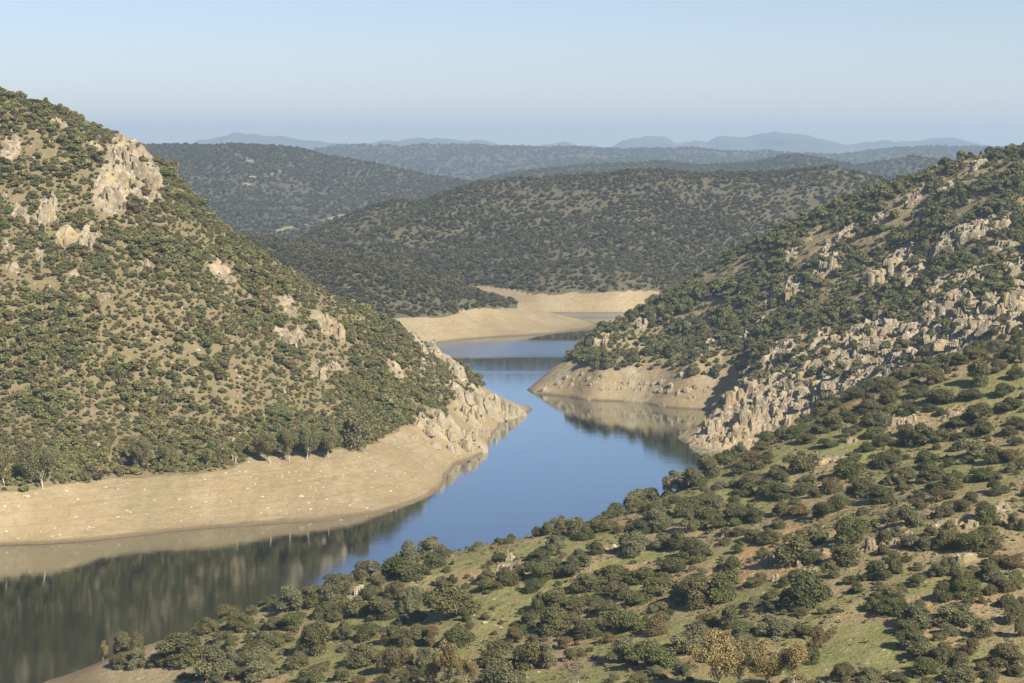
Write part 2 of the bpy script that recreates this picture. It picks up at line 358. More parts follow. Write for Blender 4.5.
def crag(h, amp, cs, seed, tilt=.9, smooth=.0, keep=1.):
    wx = h.X + 2.2 * fbm(h.X / 7, h.Y / 7, 3, seed + 50); wy = h.Y + 2.2 * fbm(h.X / 7, h.Y / 7, 3, seed + 60)
    k = sstep(.35, .75, h.rock + .35 * fbm(h.X / 9, h.Y / 9, 4, seed + 70)) * keep
    f1, f2, r, dx, dy = cells(wx / cs, wy / (cs * .7), seed)
    g1, g2, q, ex, ey = cells(wx / (cs * .38), wy / (cs * .33), seed + 3)
    h.Z += k * sstep(.0, 2., h.Z) * amp * (sstep(.0, smooth + .1, f2 - f1) * (r ** 1.6 + tilt * dx - .35 * dy) * 1.0 + .4 * sstep(0, .15, g2 - g1) * (q - .3 + .4 * ex) - .15)
sh_ = sstep(.2, 2., left.Z) * (1 - sstep(10, 13, left.Z))
left.Z -= sh_ * (.5 * np.abs(fbm(left.X / 7, left.Y / 45, 3, 36)) + .10 * np.abs(fbm(left.X / 2.5, left.Y / 9, 2, 37)))
crag(left, 2.6, 4.6, 41)

# right hill
right.finish_z()
poly = np.array([(728, 398), (745, 372), (770, 347), (800, 337), (850, 330), (880, 318), (915, 322), (945, 300), (985, 296), (1024, 285), (1040, 330), (960, 348), (900, 378), (850, 400), (805, 412), (770, 430), (720, 450), (692, 446), (712, 420)], float)
px, py = project(np.stack([right.X, right.Y, right.Z], -1))
def inpoly(px, py, poly):
    c = np.zeros(px.shape, bool); n = len(poly)
    for i in range(n):
        (x1, y1), (x2, y2) = poly[i], poly[(i + 1) % n]
        if y1 == y2: continue
        c ^= ((y1 > py) != (y2 > py)) & (px < (x2 - x1) * (py - y1) / (y2 - y1) + x1)
    return c
ins = inpoly(px + 6 * fbm(right.X / 20, right.Y / 20, 3, 8), py + 5 * fbm(right.X / 20, right.Y / 20, 3, 9), poly) & (right.Y < 860)
front = np.gradient(right.Z, right.res)[0] > -.1
right.rock = np.where(ins & front, .82 + .5 * fbm(right.X / 14, right.Y / 14, 3, 12), 0)
right.rock = np.where(py > 398, np.maximum(right.rock, .8 * ins), right.rock)
for a in [(914, 200, 10, 6), (947, 187, 8, 5), (979, 164, 10, 6), (973, 232, 22, 12), (950, 243, 15, 14), (1002, 221, 12, 9), (941, 252, 10, 12), (885, 272, 20, 15), (900, 257, 15, 14), (914, 275, 14, 9), (832, 258, 8, 18), (822, 272, 10, 6), (794, 288, 9, 13), (791, 256, 9, 5), (944, 287, 18, 9), (979, 278, 18, 12), (944, 306, 18, 14), (964, 317, 12, 12), (1014, 290, 14, 16), (1018, 268, 14, 8), (735, 300, 8, 4), (745, 335, 6, 8), (710, 345, 6, 5), (850, 232, 14, 6), (880, 225, 8, 6), (1000, 246, 16, 6), (760, 320, 8, 5), (640, 325, 8, 5), (600, 345, 10, 6), (612, 335, 6, 5)]:
    right.blob(right.rock, a[0], a[1], a[2], a[3], .85)
right.rock = np.maximum(right.rock, np.where(right.Z < 13, np.where(right.Y > 785, .36, .52) + .4 * fbm(right.X / 16, right.Y / 16, 3, 13), 0) * sstep(.05, .3, np.hypot(*np.gradient(right.Z, right.res))))
for a in [(815, 238, 14, 9), (860, 300, 40, 8), (800, 315, 16, 6), (740, 260, 10, 4), (870, 245, 14, 6), (955, 215, 18, 6), (1010, 250, 16, 5), (905, 215, 14, 6), (770, 300, 10, 5), (960, 175, 14, 6), (985, 200, 14, 6)]:
    right.blob(right.bare, a[0], a[1], a[2], a[3], 1.)
up = sstep(1, 12, right.Z)
right.Z += up * (2.2 * fbm(right.X / 50, right.Y / 50, 5, 61) + .4 * np.abs(fbm(right.X / 9, right.Y / 9, 3, 63))) + .12 * fbm(right.X / 6, right.Y / 6, 3, 65) * sstep(0, 3, right.Z)
crag(right, 2.5, 4.6, 71, keep=np.where((right.Z < 14) & (right.Y > 785), .12, 1.))

for h, sd in ((spur, 81), (cen, 83)):
    h.finish_z()
spur.Z += sstep(8, 20, spur.Z) * 2.5 * fbm(spur.X / 70, spur.Y / 70, 5, 81) + .25 * fbm(spur.X / 15, spur.Y / 15, 3, 82) * sstep(0, 3, spur.Z)
gul = fbm(cen.X / 190 + .4 * fbm(cen.X / 90, cen.Y / 90, 2, 87), cen.Y / 420, 4, 83)
cen.Z += sstep(8, 40, cen.Z) * (6 * gul + 2.5 * fbm(cen.X / 60, cen.Y / 60, 4, 86)) + .3 * fbm(cen.X / 20, cen.Y / 20, 3, 82) * sstep(0, 3, cen.Z)
cen.green = .1 + .35 * fbm(cen.X / 200, cen.Y / 200, 3, 88); spur.green += .1; right.green += .35

M_near = ground_mat('grass_slope', (.17, .178, .06), (.225, .205, .088), (.30, .23, .12), (.22, .18, .095), rust=.55)
M_left = ground_mat('dry_slope', (.14, .126, .058), (.165, .145, .07), (.20, .16, .088), (.145, .12, .066))
M_right = ground_mat('dry_slope_right', (.17, .155, .07), (.22, .185, .095), (.31, .235, .135), (.23, .18, .10))
M_far = ground_mat('scrub_slope', (.066, .069, .033), (.085, .082, .041), (.105, .089, .053), (.078, .069, .042), rocky=False)

near.build('grassy_hillside', M_near, 4.5, 1.5)
left.build('rocky_hillside', M_left)
right.build('craggy_hillside', M_right)
spur.build('low_spur', M_far)
cen.build('scrub_hill', M_far)

# ------------------------------------------------------------------ far ridges
def ridge(name, prof, Y, depth_f, depth_b, base, seed, amp, mat, res, fine=1.0, kind_shape=1.4, tracks=(), jag=0.):
    """a range: crest heights read along x, falling to a base in front and behind, cut by gullies"""
    P = np.array([D(a, b, Y) for a, b in prof]); o = np.argsort(P[:, 0]); P = P[o]
    xs = np.arange(P[0, 0], P[-1, 0], res); ys = np.arange(Y - depth_f, Y + depth_b, res * 1.3)
    X, Yg = np.meshgrid(xs, ys)
    crest = np.interp(X, P[:, 0], P[:, 2]) + jag * fbm(X / 130, X * 0 + seed, 5, seed + 21, .6)
    wy = Yg + depth_f * .12 * fbm(X / (depth_f * .8), Yg * 0 + seed, 3, seed)
    t = np.where(wy < Y, (Y - wy) / depth_f, (wy - Y) / depth_b)
    prof_ = np.clip(1 - np.clip(t, 0, 1) ** kind_shape, 0, 1)
    prof_ = np.where(wy < Y, np.clip(1 - t, 0, 1) ** 1.1, prof_)
    Z = base + (crest - base) * prof_
    mod = np.clip(t, 0, 1) ** .5
    g = fbm(X / (depth_f * .30), Yg / (depth_f * .9), 5, seed + 3)
    Z += amp * (g * mod * sstep(0, .5, prof_ + .15) + .18 * fbm(X / (depth_f * .08), Yg / (depth_f * .1), 4, seed + 9) * (.3 + mod)) 
    e = np.minimum(X - xs[0], xs[-1] - X); Z = base - 20 + (Z - base + 20) * sstep(0, (xs[-1] - xs[0]) * .04, e)
    h = Hill.__new__(Hill); h.X, h.Y, h.Z, h.xs, h.ys, h.res = X, Yg, Z, xs, ys, res
    h.floor = -1e3; h.rock = np.zeros_like(Z); h.green = .25 + .6 * fbm(X / (depth_f * .25), Yg / (depth_f * .25), 3, seed + 5); h.bare = np.zeros_like(Z)
    h.resy = res * 1.3
    nx, ny = len(xs), len(ys); idx = np.arange(nx * ny).reshape(ny, nx)
    f = np.stack([idx[:-1, :-1], idx[:-1, 1:], idx[1:, 1:], idx[1:, :-1]], -1).reshape(-1, 4)
    V = np.stack([X, Yg, Z], -1).reshape(-1, 3)
    h.shore = np.zeros_like(Z)
    for pts, r_ in tracks: h.line(h.bare, pts, r_)
    h.shore = h.bare.copy()
    me = mesh_from(name, V, f, mat, True, {k: ('POINT', getattr(h, k).ravel()) for k in ('rock', 'green', 'shore')})
    link(name, me, kind='structure'); return h

M_dist = ground_mat('distant_slope', (.05, .054, .032), (.068, .067, .04), (.10, .085, .055), (.07, .061, .043), rocky=False)
M_mount = ground_mat('mountain_slope', (.035, .045, .035), (.05, .055, .042), (.12, .105, .08), (.08, .075, .06), rocky=False)
backhill = ridge('wooded_hill', [(20, 150), (90, 148), (140, 146), (187, 146), (222, 145), (262, 146), (303, 151), (322, 157), (362, 162), (397, 169), (440, 177), (500, 186), (580, 200)], 2950, 900, 700, 5, 101, 16, M_dist, 4.5, tracks=[([(228, 147), (236, 154), (254, 163)], 3.6), ([(247, 185), (252, 177)], 4.6), ([(268, 177), (279, 171)], 4.), ([(262, 238), (285, 228), (318, 222), (344, 215)], 3.4)])
midhill = ridge('dark_ridge', [(420, 200), (470, 184), (520, 174), (551, 171), (598, 166), (667, 163), (707, 168), (732, 167), (763, 163), (795, 156), (827, 159), (858, 167), (890, 160), (915, 157), (947, 162), (1000, 166), (1080, 175)], 3300, 800, 700, 5, 111, 16, M_dist, 11)
rolling = ridge('rolling_hills', [(180, 160), (260, 154), (315, 149), (347, 144), (394, 146), (448, 144), (510, 147), (551, 149), (604, 149), (648, 150.5), (685, 149), (729, 151), (768, 151), (789, 152.5), (827, 155), (871, 152), (921, 149), (972, 148), (1040, 150), (1120, 156)], 6300, 1900, 1500, 5, 121, 34, M_dist, 12, jag=4.)
mount = ridge('mountains', [(120, 150), (190, 144.5), (205, 141), (219, 137), (237, 133), (262, 135), (297, 139), (328, 143), (355, 144.5), (378, 143), (409, 139), (448, 140), (489, 142), (510, 146), (527, 147), (542, 145), (567, 143), (585, 146.5), (610, 148), (620, 145), (629, 139), (645, 136), (667, 137), (679, 142), (695, 140), (707, 142), (719, 136), (735, 137.5), (751, 138), (770, 133.5), (782, 132), (797, 135), (811, 139), (828, 143), (842, 146), (860, 144), (883, 140.6), (915, 140.6), (953, 137), (978, 144), (1010, 148), (1090, 152)], 12500, 2400, 2200, 0, 131, 80, M_mount, 19, jag=12.)

# ------------------------------------------------------------------ base ground, water, sky
xs = np.r_[np.linspace(-13900, -3000, 8), np.linspace(-2500, 2500, 26), np.linspace(3000, 13900, 8)]
ys = np.r_[np.linspace(-2400, -500, 6), np.linspace(-200, 4000, 43), np.linspace(5000, 19400, 12)]
X, Y = np.meshgrid(xs, ys)
inlake = (np.abs(X) < 900) & (Y > -300) & (Y < 2050)
Z = np.where(inlake, -16., 3.)
nx, ny = len(xs), len(ys); idx = np.arange(nx * ny).reshape(ny, nx)
f = np.stack([idx[:-1, :-1], idx[:-1, 1:], idx[1:, 1:], idx[1:, :-1]], -1).reshape(-1, 4)
me = mesh_from('ground', np.stack([X, Y, Z], -1).reshape(-1, 3), f, M_dist, True, {'green': ('POINT', np.full(X.size, .3)), 'rock': ('POINT', np.zeros(X.size)), 'shore': ('POINT', np.zeros(X.size))})
link('ground', me, kind='structure')

m, nt, out = new_mat('reservoir_water')
pos = N(nt, 'ShaderNodeNewGeometry').outputs['Position']
stretch = N(nt, 'ShaderNodeMapping', {'Vector': pos, 'Scale': (.35, 1.2, 1.)}).outputs[0]
bands = N(nt, 'ShaderNodeMapping', {'Vector': pos, 'Rotation': (0, 0, rad(-4)), 'Scale': (.0022, .028, 1.)}).outputs[0]
yv = N(nt, 'ShaderNodeSeparateXYZ', {'Vector': pos}).outputs[1]
yw = math_(nt, 'ADD', yv, math_(nt, 'MULTIPLY', math_(nt, 'SUBTRACT', nz(nt, bands, 1., 4, .6), .5), 46.))
wind = math_(nt, 'MAXIMUM', math_(nt, 'MULTIPLY', ramp(nt, yw, 992, 1035), ramp(nt, yw, 1105, 1075)), math_(nt, 'MULTIPLY', ramp(nt, yw, 924, 929), ramp(nt, yw, 948, 942)))
wind = math_(nt, 'MAXIMUM', wind, math_(nt, 'MULTIPLY', ramp(nt, yv, 1226, 1234), ramp(nt, yv, 1300, 1285)))
h1 = nz(nt, stretch, .9, 3, .6); h2 = nz(nt, stretch, .12, 3, .5)
hh = math_(nt, 'ADD', h1, math_(nt, 'MULTIPLY', h2, 2.))
b = N(nt, 'ShaderNodeBump', {'Strength': .02, 'Distance': .3, 'Height': hh})
nt.links.new(math_(nt, 'ADD', .03, math_(nt, 'MULTIPLY', wind, .25)), b.inputs['Strength'])
body = N(nt, 'ShaderNodeBsdfDiffuse', {'Color': (.006, .007, .006, 1)})
gl = N(nt, 'ShaderNodeBsdfGlossy', {'Color': (.93, .985, 1., 1), 'Roughness': math_(nt, 'ADD', .05, math_(nt, 'MULTIPLY', wind, .22)), 'Normal': b.outputs[0]})
lw = N(nt, 'ShaderNodeFresnel', {'IOR': 1.5, 'Normal': b.outputs[0]})
fac = N(nt, 'ShaderNodeMapRange', {0: lw.outputs[0], 1: .03, 2: .45, 3: .05, 4: .74})
p = N(nt, 'ShaderNodeMixShader', {0: fac.outputs[0], 1: body.outputs[0], 2: gl.outputs[0]})
nt.links.new(p.outputs[0], out.inputs[0])
me = mesh_from('water', [(-700, 100, 0), (700, 100, 0), (700, 1950, 0), (-700, 1950, 0)], [(0, 1, 2, 3)], m)
link('water', me, kind='structure')

SUN_AZ, SUN_EL = 141.0, 37.0      # clockwise from the view direction
w = bpy.data.worlds.new('World'); S.world = w; w.use_nodes = True
nt = w.node_tree; bg = nt.nodes['Background']
sk = nt.nodes.new('ShaderNodeTexSky'); sk.sky_type = 'NISHITA'; sk.sun_disc = False
sk.sun_elevation = rad(SUN_EL); sk.sun_rotation = rad(SUN_AZ); sk.altitude = 400; sk.air_density = 1.0; sk.dust_density = 0.2; sk.ozone_density = 2.0
nt.links.new(mixc(nt, 1., sk.outputs[0], (.865, .84, .965), 'MULTIPLY'), bg.inputs[0]); bg.inputs[1].default_value = .0535
sun = bpy.data.lights.new('sun', 'SUN'); sun.energy = 5.0; sun.angle = rad(.53); sun.color = (1., .905, .765)
so = bpy.data.objects.new('sun', sun); C.objects.link(so)
tosun = Vector((math.sin(rad(SUN_AZ)) * math.cos(rad(SUN_EL)), math.cos(rad(SUN_AZ)) * math.cos(rad(SUN_EL)), math.sin(rad(SUN_EL))))
so.rotation_euler = tosun.to_track_quat('Z', 'Y').to_euler(); so.location = (300, -200, 400)

# haze
m, nt, out = new_mat('pale_air')
pv = N(nt, 'ShaderNodeVolumePrincipled', {'Color': (.515, .70, .90, 1), 'Density': 1.12e-4, 'Anisotropy': .2})
nt.links.new(pv.outputs[0], out.inputs['Volume'])
x0, x1, y0, y1, z0, z1 = -14000, 14000, -2500, 19500, -1020., 330.
z0 = -40.
vs = [(x, y, z) for z in (z0, z1) for y in (y0, y1) for x in (x0, x1)]
me = mesh_from('haze', vs, [(0, 2, 3, 1), (4, 5, 7, 6), (0, 1, 5, 4), (2, 6, 7, 3), (0, 4, 6, 2), (1, 3, 7, 5)], m)
link('haze', me, kind='stuff')

# ------------------------------------------------------------------ foliage and rock shapes
def crown_shape(name, seed, lobes, leaves, leaf, mat, low=0.0, ragged=.25, spread=.3, dome=.8):
    """leaf sprays spread over a clump of overlapping lobes; about 1 wide and 1 high"""
    g = np.random.default_rng(seed)
    a = g.uniform(0, 2 * math.pi, lobes); rr = spread * np.sqrt(g.uniform(0, 1, lobes))
    c = np.stack([rr * np.cos(a), rr * np.sin(a), g.uniform(low + .22, .74, lobes) - .9 * rr ** 2 * dome * 2], -1)
    c[0] = (g.uniform(-.08, .08), g.uniform(-.08, .08), .68)
    R = g.uniform(.13, .28, lobes)
    p = R ** 2; li = g.choice(lobes, leaves, p=p / p.sum())
    n = g.normal(size=(leaves, 3)); n /= np.linalg.norm(n, axis=1)[:, None]
    n[:, 2] = np.where(n[:, 2] < -.3, -n[:, 2], n[:, 2])
    rad_ = R[li] * (1 - ragged * g.uniform(0, 1, leaves) ** 2 + .12 * g.normal(size=leaves))
    P = c[li] + n * rad_[:, None]
    inside = np.zeros(leaves, bool)
    for k in range(lobes):
        inside |= (np.linalg.norm(P - c[k], axis=1) < R[k] * .72) & (li != k)
    ok = ~inside & (P[:, 2] > low + .01)
    P, n, li = P[ok], n[ok], li[ok]; m = len(P)
    nn = n + .5 * g.normal(size=(m, 3)); nn[:, 2] += .15; nn /= np.linalg.norm(nn, axis=1)[:, None]
    t = np.cross(nn, g.normal(size=(m, 3))); t /= np.linalg.norm(t, axis=1)[:, None]; b = np.cross(nn, t)
    s = (leaf * g.uniform(.45, 1.5, m))[:, None]; e = g.uniform(.5, 1., m)[:, None]
    bend = nn * s * .25
    V = np.stack([P - t * s * .5 - b * s * .5 * e - bend, P + t * s * .5 - b * s * .35 * e, P + t * s * .45 + b * s * .5 * e - bend, P - t * s * .5 + b * s * .4 * e], 1).reshape(-1, 3)
    z0, z1 = V[:, 2].min(), np.percentile(V[:, 2], 99.5)
    V[:, 2] = (V[:, 2] - z0) / (z1 - z0) * (1 - low) + low
    wd = np.percentile(np.abs(V[:, :2]), 98) * 2; V[:, :2] /= wd
    tone = (g.uniform(.8, 1.2, lobes)[li] * g.uniform(.72, 1.28, m))
    return mesh_from(name, V, np.arange(m * 4).reshape(-1, 4), mat, False, {'tone': ('FACE', tone)})

def tube(V, Fc, pts, radii, n=6):
    base = len(V)
    for i, (p, r) in enumerate(zip(pts, radii)):
        p = Vector(p); d = (Vector(pts[min(i + 1, len(pts) - 1)]) - Vector(pts[max(i - 1, 0)])).normalized()
        t = d.cross(Vector((.3, 1, .2))).normalized(); b = d.cross(t)
        for k in range(n):
            a = 2 * math.pi * k / n; V.append(p + (t * math.cos(a) + b * math.sin(a)) * r)
    for i in range(len(pts) - 1):
        for k in range(n):
            a, b2 = base + i * n + k, base + i * n + (k + 1) % n
            Fc.append((a, b2, b2 + n, a + n))
def limbs(g, height, spread, fork, r0, depth=3):
    """trunk and boughs; returns verts, faces and the twig ends"""
    V, Fc, tips = [], [], []
    def grow(p, d, L, r, k):
        pts = [p]; q = Vector(p)
        for i in range(3):
            d = (d + Vector(g.normal(size=3)) * .16 + Vector((0, 0, .05))).normalized(); q = q + d * L / 3; pts.append(q.copy())
        tube(V, Fc, pts, [r, r * .82, r * .68, r * .55], 6 if k > 1 else 4)
        if k == 0: tips.append(q); return
        tips.append(q)
        for i in range(int(g.integers(2, 4)) + (k > 1)):
            a = g.uniform(0, 2 * math.pi); e = Vector((math.cos(a), math.sin(a), 0)) * spread
            grow(pts[int(g.integers(2, 4))], (d * .8 + e * g.uniform(.6, 1.1)).normalized(), L * g.uniform(.6, .8), r * .55, k - 1)
    grow(Vector((0, 0, -.04 * height)), Vector((0, 0, 1)), fork, r0, depth)
    return V, Fc, tips
def tree_shape(name, seed, mat_leaf, mat_bark, leaves=900, leaf=.05, cl=.13, upright=.5, fork=.33, r0=.022, depth=3):
    """an open tree about 1 high: (trunk mesh, crown mesh of leaf sprays round the twig ends)"""
    g = np.random.default_rng(seed)
    V, Fc, tips = limbs(g, 1, upright, fork, r0, depth)
    T = np.array([list(t) for t in tips]); top = T[:, 2].max(); k = .93 / top
    V = np.array([list(v) for v in V]) * k; T = T * k
    T = T[T[:, 2] > .2]
    li = g.integers(0, len(T), leaves); n = g.normal(size=(leaves, 3)); n /= np.linalg.norm(n, axis=1)[:, None]
    P = T[li] + n * (cl * g.uniform(.15, 1, leaves) ** .5)[:, None]
    nn = n + .8 * g.normal(size=n.shape); nn /= np.linalg.norm(nn, axis=1)[:, None]
    t = np.cross(nn, g.normal(size=n.shape)); t /= np.linalg.norm(t, axis=1)[:, None]; b = np.cross(nn, t)
    s = (leaf * g.uniform(.6, 1.3, leaves))[:, None]
    Q = np.stack([P - t * s * .5 - b * s * .3, P + t * s * .5 - b * s * .4, P + t * s * .4 + b * s * .4, P - t * s * .45 + b * s * .3], 1).reshape(-1, 3)
    tone = g.uniform(.75, 1.25, len(T))[li] * g.uniform(.75, 1.25, leaves)
    return (mesh_from(name + '_trunk', V, Fc, mat_bark, True),
            mesh_from(name + '_crown', Q, np.arange(leaves * 4).reshape(-1, 4), mat_leaf, False, {'tone': ('FACE', tone)}))
def stem_shape(name, seed, mat):
    g = np.random.default_rng(seed); V, Fc, tips = limbs(g, 1, 1.0, .3, .035, 2)
    V = np.array([list(v) for v in V]); V[:, 2] *= .75 / V[:, 2].max(); V[:, :2] *= .3 / max(.3, np.abs(V[:, :2]).max())
    return mesh_from(name, V, Fc, mat, True)

def rock_shape(name, seed, blocks, mat, tall=1.0, lean=(.25, -.1), spread=(.5, .28)):
    """a cluster of split, angular blocks, about 1 wide and 1 high, rooted below the ground"""
    g = np.random.default_rng(seed); bm = bmesh.new()
    for k in range(blocks):
        big = k < blocks * .4
        cx, cy = g.uniform(-1, 1) * spread[0] * .8, g.uniform(-1, 1) * spread[1]
        r = g.uniform(.13, .24) if big else g.uniform(.05, .13)
        h = (g.uniform(.55, 1.0) if big else g.uniform(.2, .55)) * tall * (1 - .5 * abs(cx) / spread[0])
        rot = g.uniform(-.4, .4); vs = []
        for lev in (0, .55, 1.0):
            m = int(g.integers(4, 6)); a0 = g.uniform(0, 6.3); sh = 1.15 - .5 * lev * g.uniform(.4, 1.1)
            for i in range(m):
                a = a0 + 2 * math.pi * i / m + g.uniform(-.3, .3); rr = r * sh * g.uniform(.7, 1.15)
                z = -.35 + (h + .35) * lev + g.uniform(-.12, .12) * h * lev
                x, y = rr * math.cos(a) * 1.25, rr * math.sin(a) * .8
                x, y = x * math.cos(rot) - y * math.sin(rot), x * math.sin(rot) + y * math.cos(rot)
                vs.append(bm.verts.new((cx + x + lean[0] * h * lev, cy + y + lean[1] * h * lev, z)))
        res = bmesh.ops.convex_hull(bm, input=vs)
        bmesh.ops.delete(bm, geom=[v for v in res['geom_interior'] if isinstance(v, bmesh.types.BMVert)], context='VERTS')
    bmesh.ops.recalc_face_normals(bm, faces=bm.faces)
    me = bpy.data.meshes.new(name); bm.to_mesh(me); bm.free(); me.materials.append(mat); return me
def stone_shape(name, seed, mat):
    g = np.random.default_rng(seed); bm = bmesh.new()
    vs = [bm.verts.new(v * np.array([.55, .4, .32]) * g.uniform(.75, 1.1)) for v in (lambda q: q / np.linalg.norm(q, axis=1)[:, None])(g.normal(size=(22, 3)))]
    res = bmesh.ops.convex_hull(bm, input=vs)
    bmesh.ops.delete(bm, geom=[v for v in res['geom_interior'] if isinstance(v, bmesh.types.BMVert)], context='VERTS')
    bmesh.ops.recalc_face_normals(bm, faces=bm.faces)
    me = bpy.data.meshes.new(name); bm.to_mesh(me); bm.free(); me.materials.append(mat); return me

# foliage colours (linear)
L_oak = leaf_mat('oak_leaf', [(.105, .104, .040), (.128, .12, .046), (.112, .108, .044), (.14, .128, .055), (.118, .116, .042)], .2)
L_dark = leaf_mat('dark_oak_leaf', [(.076, .086, .031), (.092, .098, .035), (.086, .086, .036)], .18)
L_grey = leaf_mat('grey_leaf', [(.14, .138, .068), (.165, .158, .08), (.125, .128, .06), (.155, .144, .074)], .18)
L_lime = leaf_mat('green_leaf', [(.112, .126, .042), (.128, .134, .046), (.104, .114, .04)], .25)
L_brown = leaf_mat('brown_leaf', [(.118, .104, .046), (.13, .108, .046), (.14, .104, .045), (.12, .112, .05)], .18)
L_rust = leaf_mat('rust_leaf', [(.145, .104, .042), (.135, .106, .044)], .18)
L_gold = leaf_mat('autumn_leaf', [(.30, .235, .095), (.28, .215, .09), (.26, .215, .095)], .28)
L_pale = leaf_mat('pale_twig', [(0.172, 0.138, 0.095), (0.189, 0.155, 0.107)], .1)
L_hill = leaf_mat('scrub_leaf', [(0.148, 0.150, 0.050), (0.215, 0.188, 0.073), (0.155, 0.159, 0.055), (0.114, 0.129, 0.044), (0.188, 0.141, 0.066), (0.161, 0.161, 0.058), (0.202, 0.202, 0.073), (0.128, 0.141, 0.050), (0.155, 0.121, 0.060)], .2)
L_hill2 = leaf_mat('oak_scrub_leaf', [(0.111, 0.121, 0.043), (0.147, 0.144, 0.053), (0.123, 0.130, 0.045), (0.172, 0.156, 0.065), (0.129, 0.136, 0.049)], .2)
L_under = leaf_mat('underscrub_leaf', [(.17, .145, .068), (.13, .105, .05), (.13, .132, .052), (.19, .17, .08), (.14, .105, .055), (.15, .145, .06)], .15)
L_far = leaf_mat('far_scrub_leaf', [(0.079, 0.080, 0.033), (0.106, 0.097, 0.041), (0.089, 0.088, 0.034), (0.125, 0.103, 0.048), (0.097, 0.091, 0.040)], .2)
BARK = bark_mat('bark', (.10, .085, .065), (.19, .165, .13)); BARKP = bark_mat('pale_bark', (.30, .26, .21), (.42, .38, .32))
R_rock = rock_mat('crag_rock', 1.0); R_shore = rock_mat('shore_rock', 1.0, (.33, .285, .21)); R_stone = rock_mat('pale_stone', 2.5, (.56, .52, .44))

SH = {}
for key, mt in (('o', L_oak), ('d', L_dark), ('g', L_grey), ('l', L_lime), ('b', L_brown), ('r', L_rust), ('w', L_gold)):
    SH[key] = [crown_shape('crown_' + key, 100 + 7 * i + ord(key), int(11 + 4 * (i % 4)), 8500, .044, mt, spread=.33 + .04 * (i % 3), ragged=.42) for i in range(5 if key in 'odgl' else 3)]
STEM = [stem_shape('stem', 40 + i, BARK) for i in range(3)]

